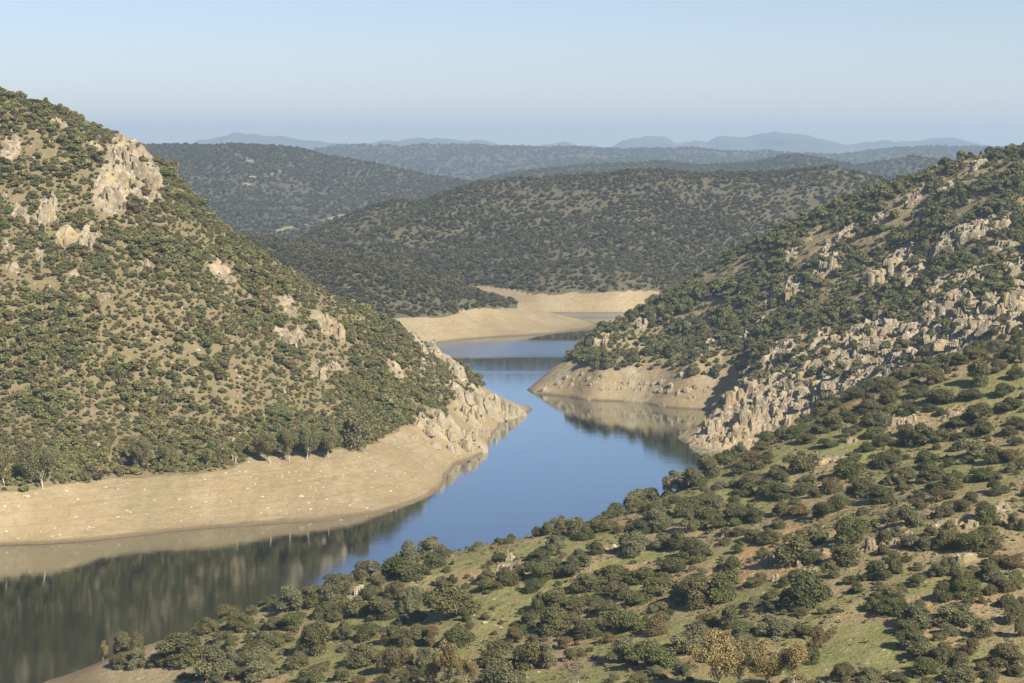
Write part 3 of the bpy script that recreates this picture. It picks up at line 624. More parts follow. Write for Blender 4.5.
# ------------------------------------------------------------------ shrubs and trees of the near hillside (photo x of the middle, y of the foot, width, height)
SHRUBS = """
121,655,26,22,o 137,658,12,24,b 121,671,28,16,o 138,672,22,22,g 148,644,20,18,o 159,638,18,18,g 176,634,26,18,o 182,668,50,30,o 159,669,26,14,l 193,620,20,12,g 206,636,26,16,o
215,683,36,34,g 226,648,24,14,o 231,664,22,16,g 235,633,30,12,o 226,622,22,16,b 215,612,18,12,g 228,605,18,14,g 245,665,14,14,o 242,680,24,12,o 184,681,16,8,o
257,606,26,24,g 244,632,20,16,o 286,617,34,28,g 292,631,20,16,l 275,632,22,12,o 313,609,28,20,o 330,606,24,22,g 340,602,18,20,o 322,620,16,16,l 337,623,20,16,o 356,620,34,20,o
381,622,32,22,o 371,600,22,12,o 393,600,18,16,b 343,641,24,18,o 367,642,24,18,d 392,646,24,18,o 315,658,32,34,o 321,640,20,16,g 288,643,14,10,b 262,655,38,20,o 257,672,34,24,g
298,670,24,16,o 321,674,20,10,b 363,669,38,22,o 390,676,28,26,b 343,682,20,14,o 313,683,30,10,b 262,684,40,14,g
410,615,20,26,g 449,625,54,36,o 417,624,16,12,o 465,623,14,12,d 488,595,26,14,o 415,649,26,22,o 430,648,16,20,r 459,650,34,22,d 402,672,26,22,b 428,670,26,22,g
498,664,34,22,o 515,645,18,16,r 530,672,40,28,o 504,690,42,26,g 540,614,20,20,o 531,627,20,16,d 543,635,14,16,o 534,594,20,14,d 509,588,22,12,d
588,594,34,14,o 559,612,28,22,o 576,615,24,18,o 621,603,24,18,b 635,609,24,18,l 656,602,36,22,o 688,605,36,24,l 607,618,24,16,o 627,636,36,24,l 657,637,24,20,b 659,614,22,10,g
557,636,32,26,o 585,642,28,20,d 563,650,18,12,r 607,645,16,12,r 621,667,40,28,g 656,673,38,28,l 684,657,38,24,g 548,670,24,24,g 571,663,18,14,o
699,610,34,28,b 724,604,30,28,l 771,600,16,10,o 773,614,20,12,o 809,613,50,36,d 798,613,12,8,d 835,614,14,8,g 709,630,26,14,o 731,629,22,22,o 745,636,24,14,l 699,652,26,30,g
745,652,30,14,g 774,638,34,16,g 807,640,22,14,l 817,655,20,26,r 810,666,20,18,l 831,640,12,10,g 844,684,22,20,o
892,602,26,14,o 873,613,18,14,o 893,618,34,14,d 920,612,16,10,l 944,603,24,16,d 967,601,34,20,l 917,633,34,24,g 955,628,46,22,g 951,637,20,12,g 983,640,24,20,o 1009,610,22,14,d
1014,594,26,14,o 992,596,16,10,o 909,637,28,14,o 914,654,34,22,o 923,663,30,20,g 945,665,24,20,o 972,656,16,16,r 962,667,20,14,o 926,680,36,18,l 961,684,34,14,g 1008,672,34,24,b
1017,625,18,20,o 1020,640,14,20,o 870,684,24,14,g 898,684,20,8,d 992,680,22,12,g
337,580,22,24,g 336,592,30,16,o 356,566,18,20,o 372,562,16,16,g 389,558,16,14,o 367,580,26,18,b 378,588,16,12,b 371,602,20,14,l 406,567,22,24,g 417,545,22,12,o 428,560,30,22,g
434,570,24,16,d 442,562,12,14,b 402,583,44,20,d 389,578,16,14,o 451,540,30,20,l 454,552,16,10,d 470,550,28,22,o 434,540,14,10,g 442,587,14,10,g 452,585,9,10,d 397,602,16,18,b 411,607,22,18,g
489,541,10,8,o 509,539,22,12,o 525,538,22,16,o 537,537,14,10,d 547,537,14,14,o 561,532,18,16,o 578,537,22,18,o 586,541,18,14,d 557,540,14,10,l 578,517,16,8,r 604,534,24,16,o 603,512,18,10,o
617,513,18,14,o 611,520,20,8,l 556,551,20,14,g 542,564,24,14,d 500,564,16,10,d 582,570,24,18,g 570,580,28,16,d 595,557,18,14,d 487,585,20,14,o 508,586,22,14,o 517,580,16,14,o 540,585,30,20,l
615,586,28,18,o 586,590,24,12,o 626,557,14,22,o
636,558,28,22,g 641,535,22,14,d 661,529,22,18,g 653,514,20,10,o 691,533,18,22,g 686,517,24,14,l 706,526,28,18,l 720,531,20,12,d 700,506,16,10,l 717,510,16,14,g 662,551,20,16,g 680,552,18,20,d
694,560,30,20,d 673,576,30,16,d 733,572,20,14,d 737,555,12,10,d 741,536,14,8,b 755,543,24,12,o 741,522,26,14,d 757,523,18,14,d 735,508,16,12,o 642,585,30,16,l 663,588,20,14,o 700,592,28,16,b
728,588,24,16,l 755,588,18,10,o 634,502,26,20,g 650,503,20,16,o
778,503,30,18,d 782,518,20,14,b 801,520,26,14,r 824,521,24,18,l 840,513,24,16,l 795,505,12,8,g 779,530,16,10,o 770,546,24,16,o 792,567,32,30,o 815,545,24,20,g 854,547,32,28,l 848,567,36,20,o
812,566,24,14,d 831,580,22,18,o 795,582,14,12,d 759,586,18,12,o 785,588,14,10,d 863,516,12,8,g 881,505,32,18,d 893,523,24,12,g 885,546,18,12,b 877,583,28,20,d 895,576,16,20,o 857,495,20,10,o
911,530,26,22,g 919,511,20,12,b 945,519,18,16,g 940,502,26,8,b 964,513,22,12,o 973,505,20,12,d 986,526,24,22,l 997,497,16,8,d 931,538,14,10,b 950,550,26,26,o 942,552,18,14,o 972,555,30,22,l
984,542,22,14,l 994,552,18,16,o 912,550,20,14,g 925,553,20,14,b 897,537,14,10,g 936,580,20,16,g 952,577,20,18,g 964,588,24,18,o 919,588,20,12,l 998,568,20,10,o 1016,572,22,14,r 995,584,20,16,g
1016,586,20,14,g 1014,530,14,14,g 1022,532,8,12,d
636,498,24,20,g 675,494,24,22,g 692,490,26,22,o 701,490,14,10,l 708,480,24,24,o 726,469,28,18,d 739,461,16,18,g 740,449,24,14,d 765,445,20,14,l 770,436,16,10,o 761,452,18,10,o 754,464,20,12,b
768,460,14,8,d 745,474,22,10,d 761,470,14,8,o 775,480,14,12,o 751,489,26,14,b 770,496,26,16,d 747,498,18,12,d 734,489,12,8,b 720,490,16,8,g 717,507,16,10,o 700,507,14,10,o 687,517,22,18,l
706,520,24,10,l 662,520,20,12,g 675,504,14,8,d 736,518,20,14,o 754,520,18,10,o
771,434,20,10,g 782,431,14,10,g 795,440,20,14,l 804,434,14,10,l 804,423,20,12,d 821,416,22,16,o 848,414,14,10,w 835,431,24,16,o 823,435,18,10,o 848,420,16,8,l 868,415,22,12,d 890,417,20,12,o
871,428,20,12,d 857,434,14,8,d 848,438,16,10,b 828,450,20,10,d 807,445,20,10,o 874,440,22,10,o 885,448,22,10,d 843,443,10,6,g 868,453,18,10,d 854,463,16,10,o 885,470,30,16,d 801,476,28,22,o
813,464,10,8,r 779,482,22,12,b 849,480,30,18,d 832,495,26,16,b 810,488,12,12,o 802,496,18,12,d 815,499,14,10,o 865,496,26,16,o
911,418,22,12,d 931,413,16,8,d 942,416,12,8,d 947,407,26,8,d 980,428,30,22,o 958,430,22,12,d 987,438,22,14,d 1011,414,26,14,d 1011,437,18,10,d 1016,427,18,8,d 1017,446,18,8,d 880,428,24,14,g
923,450,26,24,o 908,440,20,14,b 942,444,16,14,o 901,448,14,8,b 962,441,14,8,d 956,452,12,8,d 976,460,38,20,g 994,465,26,18,d 1011,464,18,14,r 969,464,14,8,d 950,468,12,10,d 892,469,24,14,o
928,470,24,18,d 933,484,26,18,o 950,493,28,18,o 958,480,10,8,l 908,482,20,14,o 983,484,28,14,d 998,496,22,14,d 920,500,14,10,d
981,388,28,26,o 998,374,18,12,b 1011,359,14,12,d 1020,365,10,18,d 1017,380,18,12,d 1006,397,22,12,d 973,403,24,12,d 942,407,30,16,d 917,400,22,14,d 933,387,22,16,b 926,376,20,12,g 948,375,8,8,l
961,366,22,8,d 976,360,18,10,r 989,363,12,6,d 931,364,30,16,o 945,360,16,12,l 911,366,20,12,b 901,382,24,14,g 883,376,20,12,o 915,388,12,8,b 998,343,22,12,b 978,347,22,16,o 970,350,14,10,d
989,347,14,8,d 1018,340,14,18,d 889,405,20,10,d 830,402,18,12,g 846,396,20,12,g 854,384,18,12,d 858,400,20,12,d 870,392,18,14,d 808,408,24,14,d 882,378,22,10,d 890,390,22,12,o 869,412,20,12,b 891,405,22,14,o
"""
ZONES = [  # first match wins: test, wording
    (lambda x, y: x < 240, 'on the low point by the sandy shore'),
    (lambda x, y: x < 400 and y < 628, 'in the thicket above the dark water'),
    (lambda x, y: x < 400, 'on the lower left grass slope'),
    (lambda x, y: x < 550 and y < 592, 'on the crest above the blue water'),
    (lambda x, y: x < 550, 'round the open meadow at bottom'),
    (lambda x, y: x < 640 and y < 597, 'on the crest shoulder beside blue water'),
    (lambda x, y: x < 690 and y >= 597, 'at the bottom middle'),
    (lambda x, y: x < 850 and y >= 597, 'near the yellowing trees at bottom'),
    (lambda x, y: y >= 592, 'in the bottom right corner'),
    (lambda x, y: x < 770 and y >= 521, 'round the ochre clearing'),
    (lambda x, y: x < 770, 'on the crest below the cove'),
    (lambda x, y: x < 897 and y >= 486, 'among pale rocks beside the clearing'),
    (lambda x, y: x >= 897 and y >= 486, 'on rocky ground at right edge'),
    (lambda x, y: x < 897, 'below the big crag'),
    (lambda x, y: y >= 404, 'round the small outcrop at right'),
    (lambda x, y: True, 'at the top right of the slope')]
ORD = ['leftmost', 'second', 'third', 'fourth', 'fifth', 'sixth', 'seventh', 'eighth', 'ninth', 'tenth', 'eleventh', 'twelfth', 'thirteenth', 'fourteenth', 'fifteenth', 'sixteenth', 'seventeenth', 'eighteenth']
KIND = {'o': ('oak_shrub', 'olive green', 'shrub'), 'd': ('evergreen_bush', 'dark green', 'bush'), 'g': ('grey_shrub', 'grey-green', 'shrub'), 'l': ('leafy_shrub', 'bright green', 'shrub'),
        'b': ('heath_shrub', 'brown', 'shrub'), 'r': ('rusty_shrub', 'rust coloured', 'shrub'), 'w': ('golden_shrub', 'golden yellow', 'shrub')}
items = []
for tok in SHRUBS.split():
    a = tok.split(','); x, y, wd, ht = map(float, a[:4]); t = a[4]
    zi = next(i for i, (fn, _) in enumerate(ZONES) if fn(x, y))
    items.append([x, y, wd, ht, t, zi])
near_xy = []
bykey = {}
for it in items: bykey.setdefault((it[5], it[4], it[2] >= 28), []).append(it)
labels = {}
for (zi, t, big), ls in bykey.items():
    ls.sort(key=lambda i: (i[0], i[1]))
    for k, it in enumerate(ls):
        kn, col, cat = KIND[t]
        noun = ('broad ' if big else 'small ') + col.replace('olive green', 'olive').replace(' coloured', '') + ' ' + (('oak' if t in 'od' else 'tree') if big else cat)
        labels[id(it)] = noun + (', the only one ' if len(ls) == 1 else ', ' + ORD[k] + (' of ' if k == 0 else ' from left of ') + str(len(ls)) + ' ') + ZONES[zi][1]
gsh = random.Random(3)
protos_big = {}
for it in items:
    x, y, wd, ht, t, zi = it
    p = near.hit(x, min(y, 690) - .06 * wd)
    k = p[1] / F; wm = wd * k * 1.0; hm = max(.46 * wm, (ht - .10 * wd) * k * 1.12)
    p[1] += wm * .25; p[2] = float(near.at(p[0], p[1]))
    me = gsh.choice(SH[t]); kn, col, cat = KIND[t]; rz = gsh.uniform(0, 6.28)
    near_xy.append((p[0], p[1], wm * .5))
    big = wd >= 28
    if big:
        tree_kind = 'oak_tree' if t in 'od' else 'bushy_tree'
        root = link(tree_kind, None, labels[id(it)], 'tree', 'broad trees scattered over the near hillside')
        root.location = (p[0], p[1], p[2] - .05); root.rotation_euler.z = rz
        c = link('crown', me, parent=root); c.scale = (wm, wm, hm)
        s = link('trunk', gsh.choice(STEM), parent=root); s.scale = (wm * .8, wm * .8, hm)
    else:
        o = link(kn, me, labels[id(it)], cat, 'shrubs scattered over the near hillside')
        o.location = (p[0], p[1], p[2] - .1); o.rotation_euler.z = rz; o.scale = (wm, wm * gsh.uniform(.85, 1.1), hm)
near_xy = np.array(near_xy)

# open trees in autumn leaf along the bottom, and one by the shore
def open_tree(px, py, hpx, shape, name, label, cat, group, width=1.0, hill=near, dz=0., wpx=None):
    p = hill.hit(px, min(py, 690)); k = p[1] / F
    root = link(name, None, label, cat, group); root.location = (p[0], p[1], p[2] + dz)
    root.rotation_euler.z = gsh.uniform(0, 6.28); h = hpx * k
    t = link('trunk', shape[0], parent=root); c = link('crown', shape[1], parent=root)
    for o in (t, c): o.scale = (h * width, h * width, h)
    return p
GOLD = [tree_shape('autumn', 300 + i, L_gold, BARKP, 7500, .026, .13, .55, .26, .015) for i in range(3)]
PALE = [tree_shape('bare', 320 + i, L_pale, BARKP, 800, .03, .10, .5, .34, .018) for i in range(2)]
ag = 'autumn trees along the bottom of the near hillside'
for a in [(103, 661, 21, GOLD[0], 'slim golden tree standing alone where the sandy point meets the dark water', .6),
          (430, 692, 30, GOLD[1], 'small golden tree, leftmost of the three beside the meadow at bottom', .75),
          (447, 696, 48, GOLD[2], 'tall golden tree, middle of the three beside the meadow at bottom', .85),
          (467, 694, 38, GOLD[0], 'golden tree, rightmost of the three beside the meadow at bottom', .75),
          (722, 699, 62, GOLD[1], 'tall yellowing tree, leftmost of the four at bottom right of middle', .95),
          (740, 698, 52, GOLD[2], 'yellowing tree, second from left of the four at bottom right of middle', .95),
          (766, 697, 52, GOLD[0], 'yellowing tree, third from left of the four at bottom right of middle', .9),
          (792, 699, 48, GOLD[2], 'yellowing tree, rightmost of the four at bottom right of middle', 1.)]:
    open_tree(a[0], a[1], a[2], a[3], 'autumn_tree', a[4], 'tree', ag, a[5])
for a in [(580, 692, 36, PALE[0], 'pale leafless tree at the bottom middle, left of the broad grey-green tree', .9),
          (478, 690, 18, PALE[1], 'short pinkish bare tree right of the golden trees at bottom', 1.),
          (137, 656, 22, PALE[1], 'bare pinkish tree among the shrubs of the sandy point', .7),
          (508, 558, 14, PALE[0], 'small bare tree above the pale block on the green crest', .8)]:
    open_tree(a[0], a[1], a[2], a[3], 'bare_tree', a[4], 'tree', 'leafless trees on the near hillside', a[5])

# trees standing along the top of the sand on the left shore
L_willow = leaf_mat('willow_leaf', [(.155, .145, .062), (.17, .155, .07), (.14, .138, .058)], .22)
L_willowy = leaf_mat('yellow_willow_leaf', [(0.172, 0.142, 0.060), (0.155, 0.133, 0.060)], .2)
WIL = [tree_shape('willow', 340 + i, L_willow, BARKP, 12000, .034, .17, .6, .22, .013) for i in range(3)]
WILY = [tree_shape('yellow_willow', 350, L_willowy, BARKP, 12000, .034, .17, .6, .22, .013)]
og = 'trees along the top of the sand on the left shore'
for a in [(5, 487, 40, WILY[0], 'yellowish tree at the left picture edge where sand meets scrub', .75),
          (44, 490, 40, WIL[0], 'spreading grey-green tree with a pale trunk on the left sand edge', .95),
          (133, 472, 34, WIL[1], 'tall tree with yellowish top on the left sand edge', .7),
          (168, 471, 26, WIL[2], 'slim pointed tree on the left sand edge', .6),
          (206, 469, 20, WIL[0], 'small round tree on the left sand edge, right of the slim one', .85),
          (271, 464, 30, WIL[1], 'tree on the sand edge, leftmost of the tight row of four', .8),
          (289, 462, 32, WIL[2], 'tree on the sand edge, second of the tight row of four', .75),
          (306, 461, 34, WIL[0], 'tree with a pale stem on the sand edge, third of the row of four', .75),
          (328, 457, 28, WIL[1], 'low tree on the sand edge, last of the tight row of four', .85)]:
    open_tree(a[0], a[1], a[2], a[3], 'shore_tree', a[4], 'tree', og, a[5], hill=left)
p = left.hit(358, 448); k = p[1] / F
root = link('shore_tree', None, 'big dense round tree at the right end of the row on the left sand', 'tree', og); root.location = tuple(p)
c = link('crown', SH['o'][1], parent=root); c.scale = (38 * k, 34 * k, 36 * k)
s = link('trunk', STEM[0], parent=root); s.scale = (30 * k, 30 * k, 30 * k)

# ------------------------------------------------------------------ rocks
RK = [rock_shape('outcrop', 500 + i, 16 + 3 * (i % 3), R_rock, lean=(-.15 + .1 * (i % 4), .05)) for i in range(7)]
RS = [rock_shape('shore_outcrop', 520 + i, 18, R_shore, lean=(.1 * (i % 3) - .1, .05)) for i in range(5)]
ST = [stone_shape('stone', 540 + i, R_stone) for i in range(6)]
def put_rock(hill, px, py, wpx, hpx, label, group, shapes=None, name='rock_outcrop', sink=.12):
    p = hill.hit(px, py); k = p[1] / F
    o = link(name, gsh.choice(shapes or RK), label, 'rock' if name != 'stone' else 'stone', group)
    o.location = (p[0], p[1] + wpx * k * .12, p[2] - hpx * k * sink); o.scale = (wpx * k * 1.1, wpx * k * .9, hpx * k * 1.1); o.rotation_euler.z = gsh.uniform(-.35, .35) + (math.pi if gsh.random() < .5 else 0)
    return o
def rock_set(hill, lst, what, group, shapes=None, k=1., wk=1.):
    lst = sorted((a[0], a[1], a[2] * k * wk, a[3] * k / wk) for a in lst)
    for i, a in enumerate(lst):
        w_ = ('narrow upright ' if a[3] > a[2] * 1.05 else 'low wide ' if a[2] > 1.7 * a[3] else 'blocky ')
        put_rock(hill, *a, w_ + what + ', ' + ORD[i] + (' of ' if i == 0 else ' from left of ') + str(len(lst)), group, shapes)
rock_set(near, [(511, 560, 8, 8), (518, 567, 14, 8), (498, 576, 14, 9), (475, 581, 8, 8), (446, 553, 8, 8)], 'pale outcrop on the crest above blue water', 'outcrops on the near hillside')
rock_set(near, [(384, 567, 15, 9), (362, 596, 14, 14), (350, 602, 14, 8)], 'pale outcrop in the thicket above dark water', 'outcrops on the near hillside')
rock_set(near, [(768, 566, 13, 13), (776, 581, 9, 8), (806, 556, 15, 8), (799, 568, 7, 9), (832, 537, 10, 8), (834, 549, 9, 8), (871, 551, 14, 15), (893, 545, 10, 7)], 'pale outcrop beside the ochre clearing', 'outcrops on the near hillside')
rock_set(near, [(944, 527, 17, 7), (958, 523, 10, 8), (972, 528, 15, 9), (933, 518, 6, 6), (1003, 508, 13, 7), (1004, 521, 8, 8), (909, 537, 8, 8), (903, 543, 9, 7), (958, 562, 8, 7)], 'pale outcrop on rocky ground at right', 'outcrops on the near hillside')
rock_set(near, [(895, 425, 12, 7), (905, 424, 12, 8), (914, 421, 7, 8), (956, 417, 17, 5), (995, 413, 5, 6), (957, 434, 6, 5), (852, 443, 11, 6), (829, 463, 15, 6)], 'small pale outcrop below the big crag', 'outcrops on the near hillside')
rock_set(near, [(723, 541, 4, 8), (787, 606, 6, 6), (675, 558, 8, 3), (612, 551, 10, 4)], 'small pale rock near the ochre clearing', 'outcrops on the near hillside')
rock_set(left, [(47, 218, 24, 16), (65, 243, 22, 12), (88, 246, 16, 20), (20, 220, 16, 10), (39, 262, 8, 14), (4, 212, 8, 12), (5, 245, 8, 8), (145, 269, 8, 8)], 'outcrop at the left edge of the scrub', 'outcrops on the left slope', None, .78)
rock_set(left, [(135, 172, 26, 24), (150, 186, 22, 20), (122, 160, 20, 20), (128, 186, 20, 18), (112, 202, 26, 22), (155, 198, 14, 12)], 'rock of the crag on the left skyline', 'outcrops on the left slope', None, .78)
rock_set(left, [(222, 280, 24, 10), (288, 310, 14, 7), (322, 326, 22, 11), (337, 336, 15, 13), (285, 341, 20, 8), (318, 380, 15, 18), (359, 347, 9, 9), (394, 376, 18, 10), (334, 372, 12, 8), (302, 340, 9, 5)], 'pale outcrop halfway up the left slope', 'outcrops on the left slope', None, .78)
rock_set(left, [(420, 352, 16, 14), (432, 356, 16, 14), (446, 364, 20, 16), (458, 374, 16, 14)], 'rock along the left ridge above the water', 'outcrops on the left slope', RS, .75)
rock_set(left, [(462, 399, 18, 12), (472, 402, 16, 12), (482, 405, 16, 11), (490, 409, 12, 10), (497, 407, 8, 14), (503, 411, 8, 17), (510, 413, 9, 10), (515, 414, 7, 13), (521, 416, 9, 8), (476, 411, 14, 8), (488, 415, 12, 7), (502, 417, 12, 6)], 'rock of the spit in the water', 'rocks of the left point', RS)
rock_set(left, [(425, 432, 24, 10), (438, 424, 18, 10), (448, 437, 22, 12), (462, 446, 22, 12), (478, 450, 20, 12), (470, 436, 18, 10), (452, 452, 20, 10), (433, 446, 20, 8), (484, 434, 14, 8), (413, 440, 14, 6)], 'bare rock between the sand and the spit', 'rocks of the left point', RS, .75)
rock_set(right, [(914, 205, 13, 9), (947, 191, 11, 7), (979, 169, 13, 9), (985, 181, 8, 7), (973, 240, 26, 17), (987, 236, 16, 16), (950, 252, 22, 20), (1002, 227, 15, 12), (1012, 218, 9, 9), (941, 262, 13, 15), (885, 282, 24, 24), (870, 285, 12, 16), (900, 268, 20, 20), (914, 282, 13, 14)], 'jagged crag high on the right slope', 'crags of the right slope', None, .85, 1.25)
rock_set(right, [(832, 268, 8, 22), (826, 278, 12, 9), (794, 296, 12, 18), (791, 260, 11, 6), (745, 340, 6, 10), (736, 304, 8, 5), (710, 350, 6, 6), (850, 236, 12, 6)], 'crag among dark trees at right', 'crags of the right slope', None, .85, 1.25)
rock_set(right, [(944, 292, 22, 12), (972, 284, 18, 14), (985, 281, 16, 16), (940, 316, 18, 20), (952, 312, 16, 18), (964, 324, 14, 18), (914, 328, 22, 12), (1011, 304, 14, 18), (1017, 274, 16, 12), (1000, 318, 14, 14), (985, 310, 16, 12)], 'crag at right edge above the grass', 'crags of the right slope', None, .85, 1.25)
rock_set(right, [(728, 418, 14, 26), (738, 400, 16, 24), (716, 430, 14, 20), (706, 441, 16, 9), (695, 445, 10, 5), (745, 424, 18, 20), (756, 386, 20, 18), (722, 442, 16, 10), (760, 408, 18, 18), (738, 436, 16, 12)], 'ochre rock of the crag tip', 'rocks of the crag tip', None, .9, 1.25)
# the broken face of the big crag
cg = []
tries = 0
while len(cg) < 55 and tries < 4000:
    tries += 1
    x, y = gsh.uniform(735, 1024), gsh.uniform(290, 418)
    if not inpoly(np.array([x]), np.array([y]), poly)[0]: continue
    if any(abs(x - b[0]) < 10 and abs(y - b[1]) < 7 for b in cg): continue
    cg.append((x, y))
for x, y in cg:
    hh = gsh.uniform(3.5, 8.5)
    put_rock(right, x, y, gsh.uniform(1.6, 3.2) * hh, hh, 'pale angular rock of the broken face above the crag tip', 'rocks of the big crag face')
# shore band of the right spur
sb = []
for i in range(46):
    x = gsh.uniform(540, 730); y = np.interp(x, [530, 565, 630, 735], [388, 372, 378, 388]) + gsh.uniform(0, 16)
    put_rock(right, x, y, gsh.uniform(3, 8), gsh.uniform(2, 4.5), 'bare rock on the pale shore band of the right spur', 'rocks of the right shore band', RS)
# loose stones
stones = [(26, 499, 8), (117, 518, 6), (127, 512, 5), (76, 518, 5), (87, 529, 4), (93, 529, 4), (6, 532, 4), (146, 515, 4), (121, 497, 3), (301, 497, 5), (308, 504, 4), (311, 510, 4), (366, 509, 4), (341, 521, 4), (230, 502, 4), (262, 498, 4), (200, 516, 4), (180, 500, 4), (390, 492, 4), (50, 508, 4)]
for i, (x, y, w_) in enumerate(sorted(stones)):
    o = put_rock(left, x, y, w_, w_ * .8, ('long pale slab' if w_ == 8 else 'pale stone') + ' lying on the left sand, ' + (ORD + ['nineteenth', 'twentieth'])[i] + ' from left', 'pale stones on the left sand', ST, 'stone', -.1)
stones = [(477, 608, 4), (479, 611, 4), (485, 624, 6), (501, 628, 4), (494, 600, 3), (474, 616, 3), (527, 678, 4), (539, 673, 4), (889, 654, 4), (894, 671, 4), (780, 624, 4), (1005, 470, 4)]
for i, (x, y, w_) in enumerate(sorted(stones)):
    put_rock(near, x, y, w_, w_ * .7, 'white stone on the green grass of the near hill, ' + ORD[i] + ' from left', 'white stones on the near grass', ST, 'stone', -.1)

# ------------------------------------------------------------------ uncountable scrub: one object per slope, grown on points
def scatter_group(shapes, tag):
    col = bpy.data.collections.new('shapes_' + tag)
    for i, me in enumerate(shapes):
        o = bpy.data.objects.new('%s_shape_%02d' % (tag, i), me); col.objects.link(o)
    return col
def grow(name, P, scl, rotz, idx, col):
    me = bpy.data.meshes.new(name); me.vertices.add(len(P)); me.vertices.foreach_set('co', np.asarray(P, np.float32).ravel())
    a = me.attributes.new('scl', 'FLOAT_VECTOR', 'POINT'); a.data.foreach_set('vector', np.asarray(scl, np.float32).ravel())
    R = np.zeros((len(P), 3), np.float32); R[:, 2] = rotz
    a = me.attributes.new('rot', 'FLOAT_VECTOR', 'POINT'); a.data.foreach_set('vector', R.ravel())
    a = me.attributes.new('pick', 'INT', 'POINT'); a.data.foreach_set('value', np.asarray(idx, np.int32))
    o = link(name, me, kind='stuff')
    ng = bpy.data.node_groups.new(name, 'GeometryNodeTree')
    ng.interface.new_socket('Geometry', in_out='INPUT', socket_type='NodeSocketGeometry'); ng.interface.new_socket('Geometry', in_out='OUTPUT', socket_type='NodeSocketGeometry')
    gi = ng.nodes.new('NodeGroupInput'); go = ng.nodes.new('NodeGroupOutput')
    ip = ng.nodes.new('GeometryNodeInstanceOnPoints'); ci = ng.nodes.new('GeometryNodeCollectionInfo')
    ci.inputs['Collection'].default_value = col; ci.inputs['Separate Children'].default_value = True; ci.inputs['Reset Children'].default_value = True
    ip.inputs['Pick Instance'].default_value = True
    def attr(nm, ty):
        n = ng.nodes.new('GeometryNodeInputNamedAttribute'); n.data_type = ty; n.inputs['Name'].default_value = nm
        return next(s for s in n.outputs if s.enabled and s.name == 'Attribute')
    L = ng.links.new
    L(gi.outputs[0], ip.inputs['Points']); L(ci.outputs[0], ip.inputs['Instance'])
    L(attr('pick', 'INT'), ip.inputs['Instance Index']); L(attr('scl', 'FLOAT_VECTOR'), ip.inputs['Scale'])
    L(attr('rot', 'FLOAT_VECTOR'), ip.inputs['Rotation'])
    L(ip.outputs[0], go.inputs[0])
    md = o.modifiers.new('grow', 'NODES'); md.node_group = ng
    return o
def place(h, spacing, dens, size, flat, nshapes, seed, zmin=12., margin=60, back=-.25, sizefn=None, shore=False):
    g = np.random.default_rng(seed)
    x = np.arange(h.xs[0], h.xs[-1], spacing); y = np.arange(h.ys[0], h.ys[-1], spacing)
    X, Y = np.meshgrid(x, y); X = (X + g.uniform(-.48, .48, X.shape) * spacing).ravel(); Y = (Y + g.uniform(-.48, .48, Y.shape) * spacing).ravel()
    def samp(arr):
        u = np.clip((X - h.xs[0]) / (h.xs[1] - h.xs[0]), 0, len(h.xs) - 1.001); v = np.clip((Y - h.ys[0]) / (h.ys[1] - h.ys[0]), 0, len(h.ys) - 1.001)
        i = u.astype(int); j = v.astype(int); a = u - i; b = v - j
        return (arr[j, i] * (1 - a) + arr[j, i + 1] * a) * (1 - b) + (arr[j + 1, i] * (1 - a) + arr[j + 1, i + 1] * a) * b
    Z = samp(h.Z); gy, gx = np.gradient(h.Z, h.ys[1] - h.ys[0], h.xs[1] - h.xs[0]); GX, GY = samp(gx), samp(gy)
    n = np.stack([-GX, -GY, np.ones_like(GX)], -1); n /= np.linalg.norm(n, axis=1)[:, None]
    v = np.stack([-X, -Y, CAM_Z - Z], -1); v /= np.linalg.norm(v, axis=1)[:, None]
    px, py = project(np.stack([X, Y, Z], -1))
    ok = (px > -margin) & (px < 1024 + margin) & (py < 720) & ((n * v).sum(1) > back) & (Z > zmin)
    if not shore: ok &= samp(h.shore) < .3
    ok &= g.uniform(0, 1, X.shape) < dens(X, Y, Z, samp)
    X, Y, Z = X[ok], Y[ok], Z[ok]; m = len(X)
    s = size[0] * (size[1] / size[0]) ** (g.uniform(0, 1, m) ** 1.4)
    if sizefn is not None: s = s * sizefn(X, Y)
    scl = np.stack([s * g.uniform(.85, 1.2, m), s * g.uniform(.85, 1.2, m), s * g.uniform(flat[0], flat[1], m)], -1)
    return np.stack([X, Y, Z - .06 * s], -1), scl, g.uniform(0, 6.28, m), g.integers(0, nshapes, m)

mid = scatter_group([crown_shape('scrub', 700 + i, 5 + i % 4, 900, .12, L_hill, spread=.3) for i in range(8)], 'slope_scrub')
mid2 = scatter_group([crown_shape('oak_scrub', 720 + i, 5 + i % 4, 900, .12, L_hill2, spread=.3) for i in range(8)], 'slope_oaks')
lowp = scatter_group([crown_shape('far_scrub', 740 + i, 4 + i % 3, 150, .30, L_far, spread=.3) for i in range(6)], 'far_oaks')

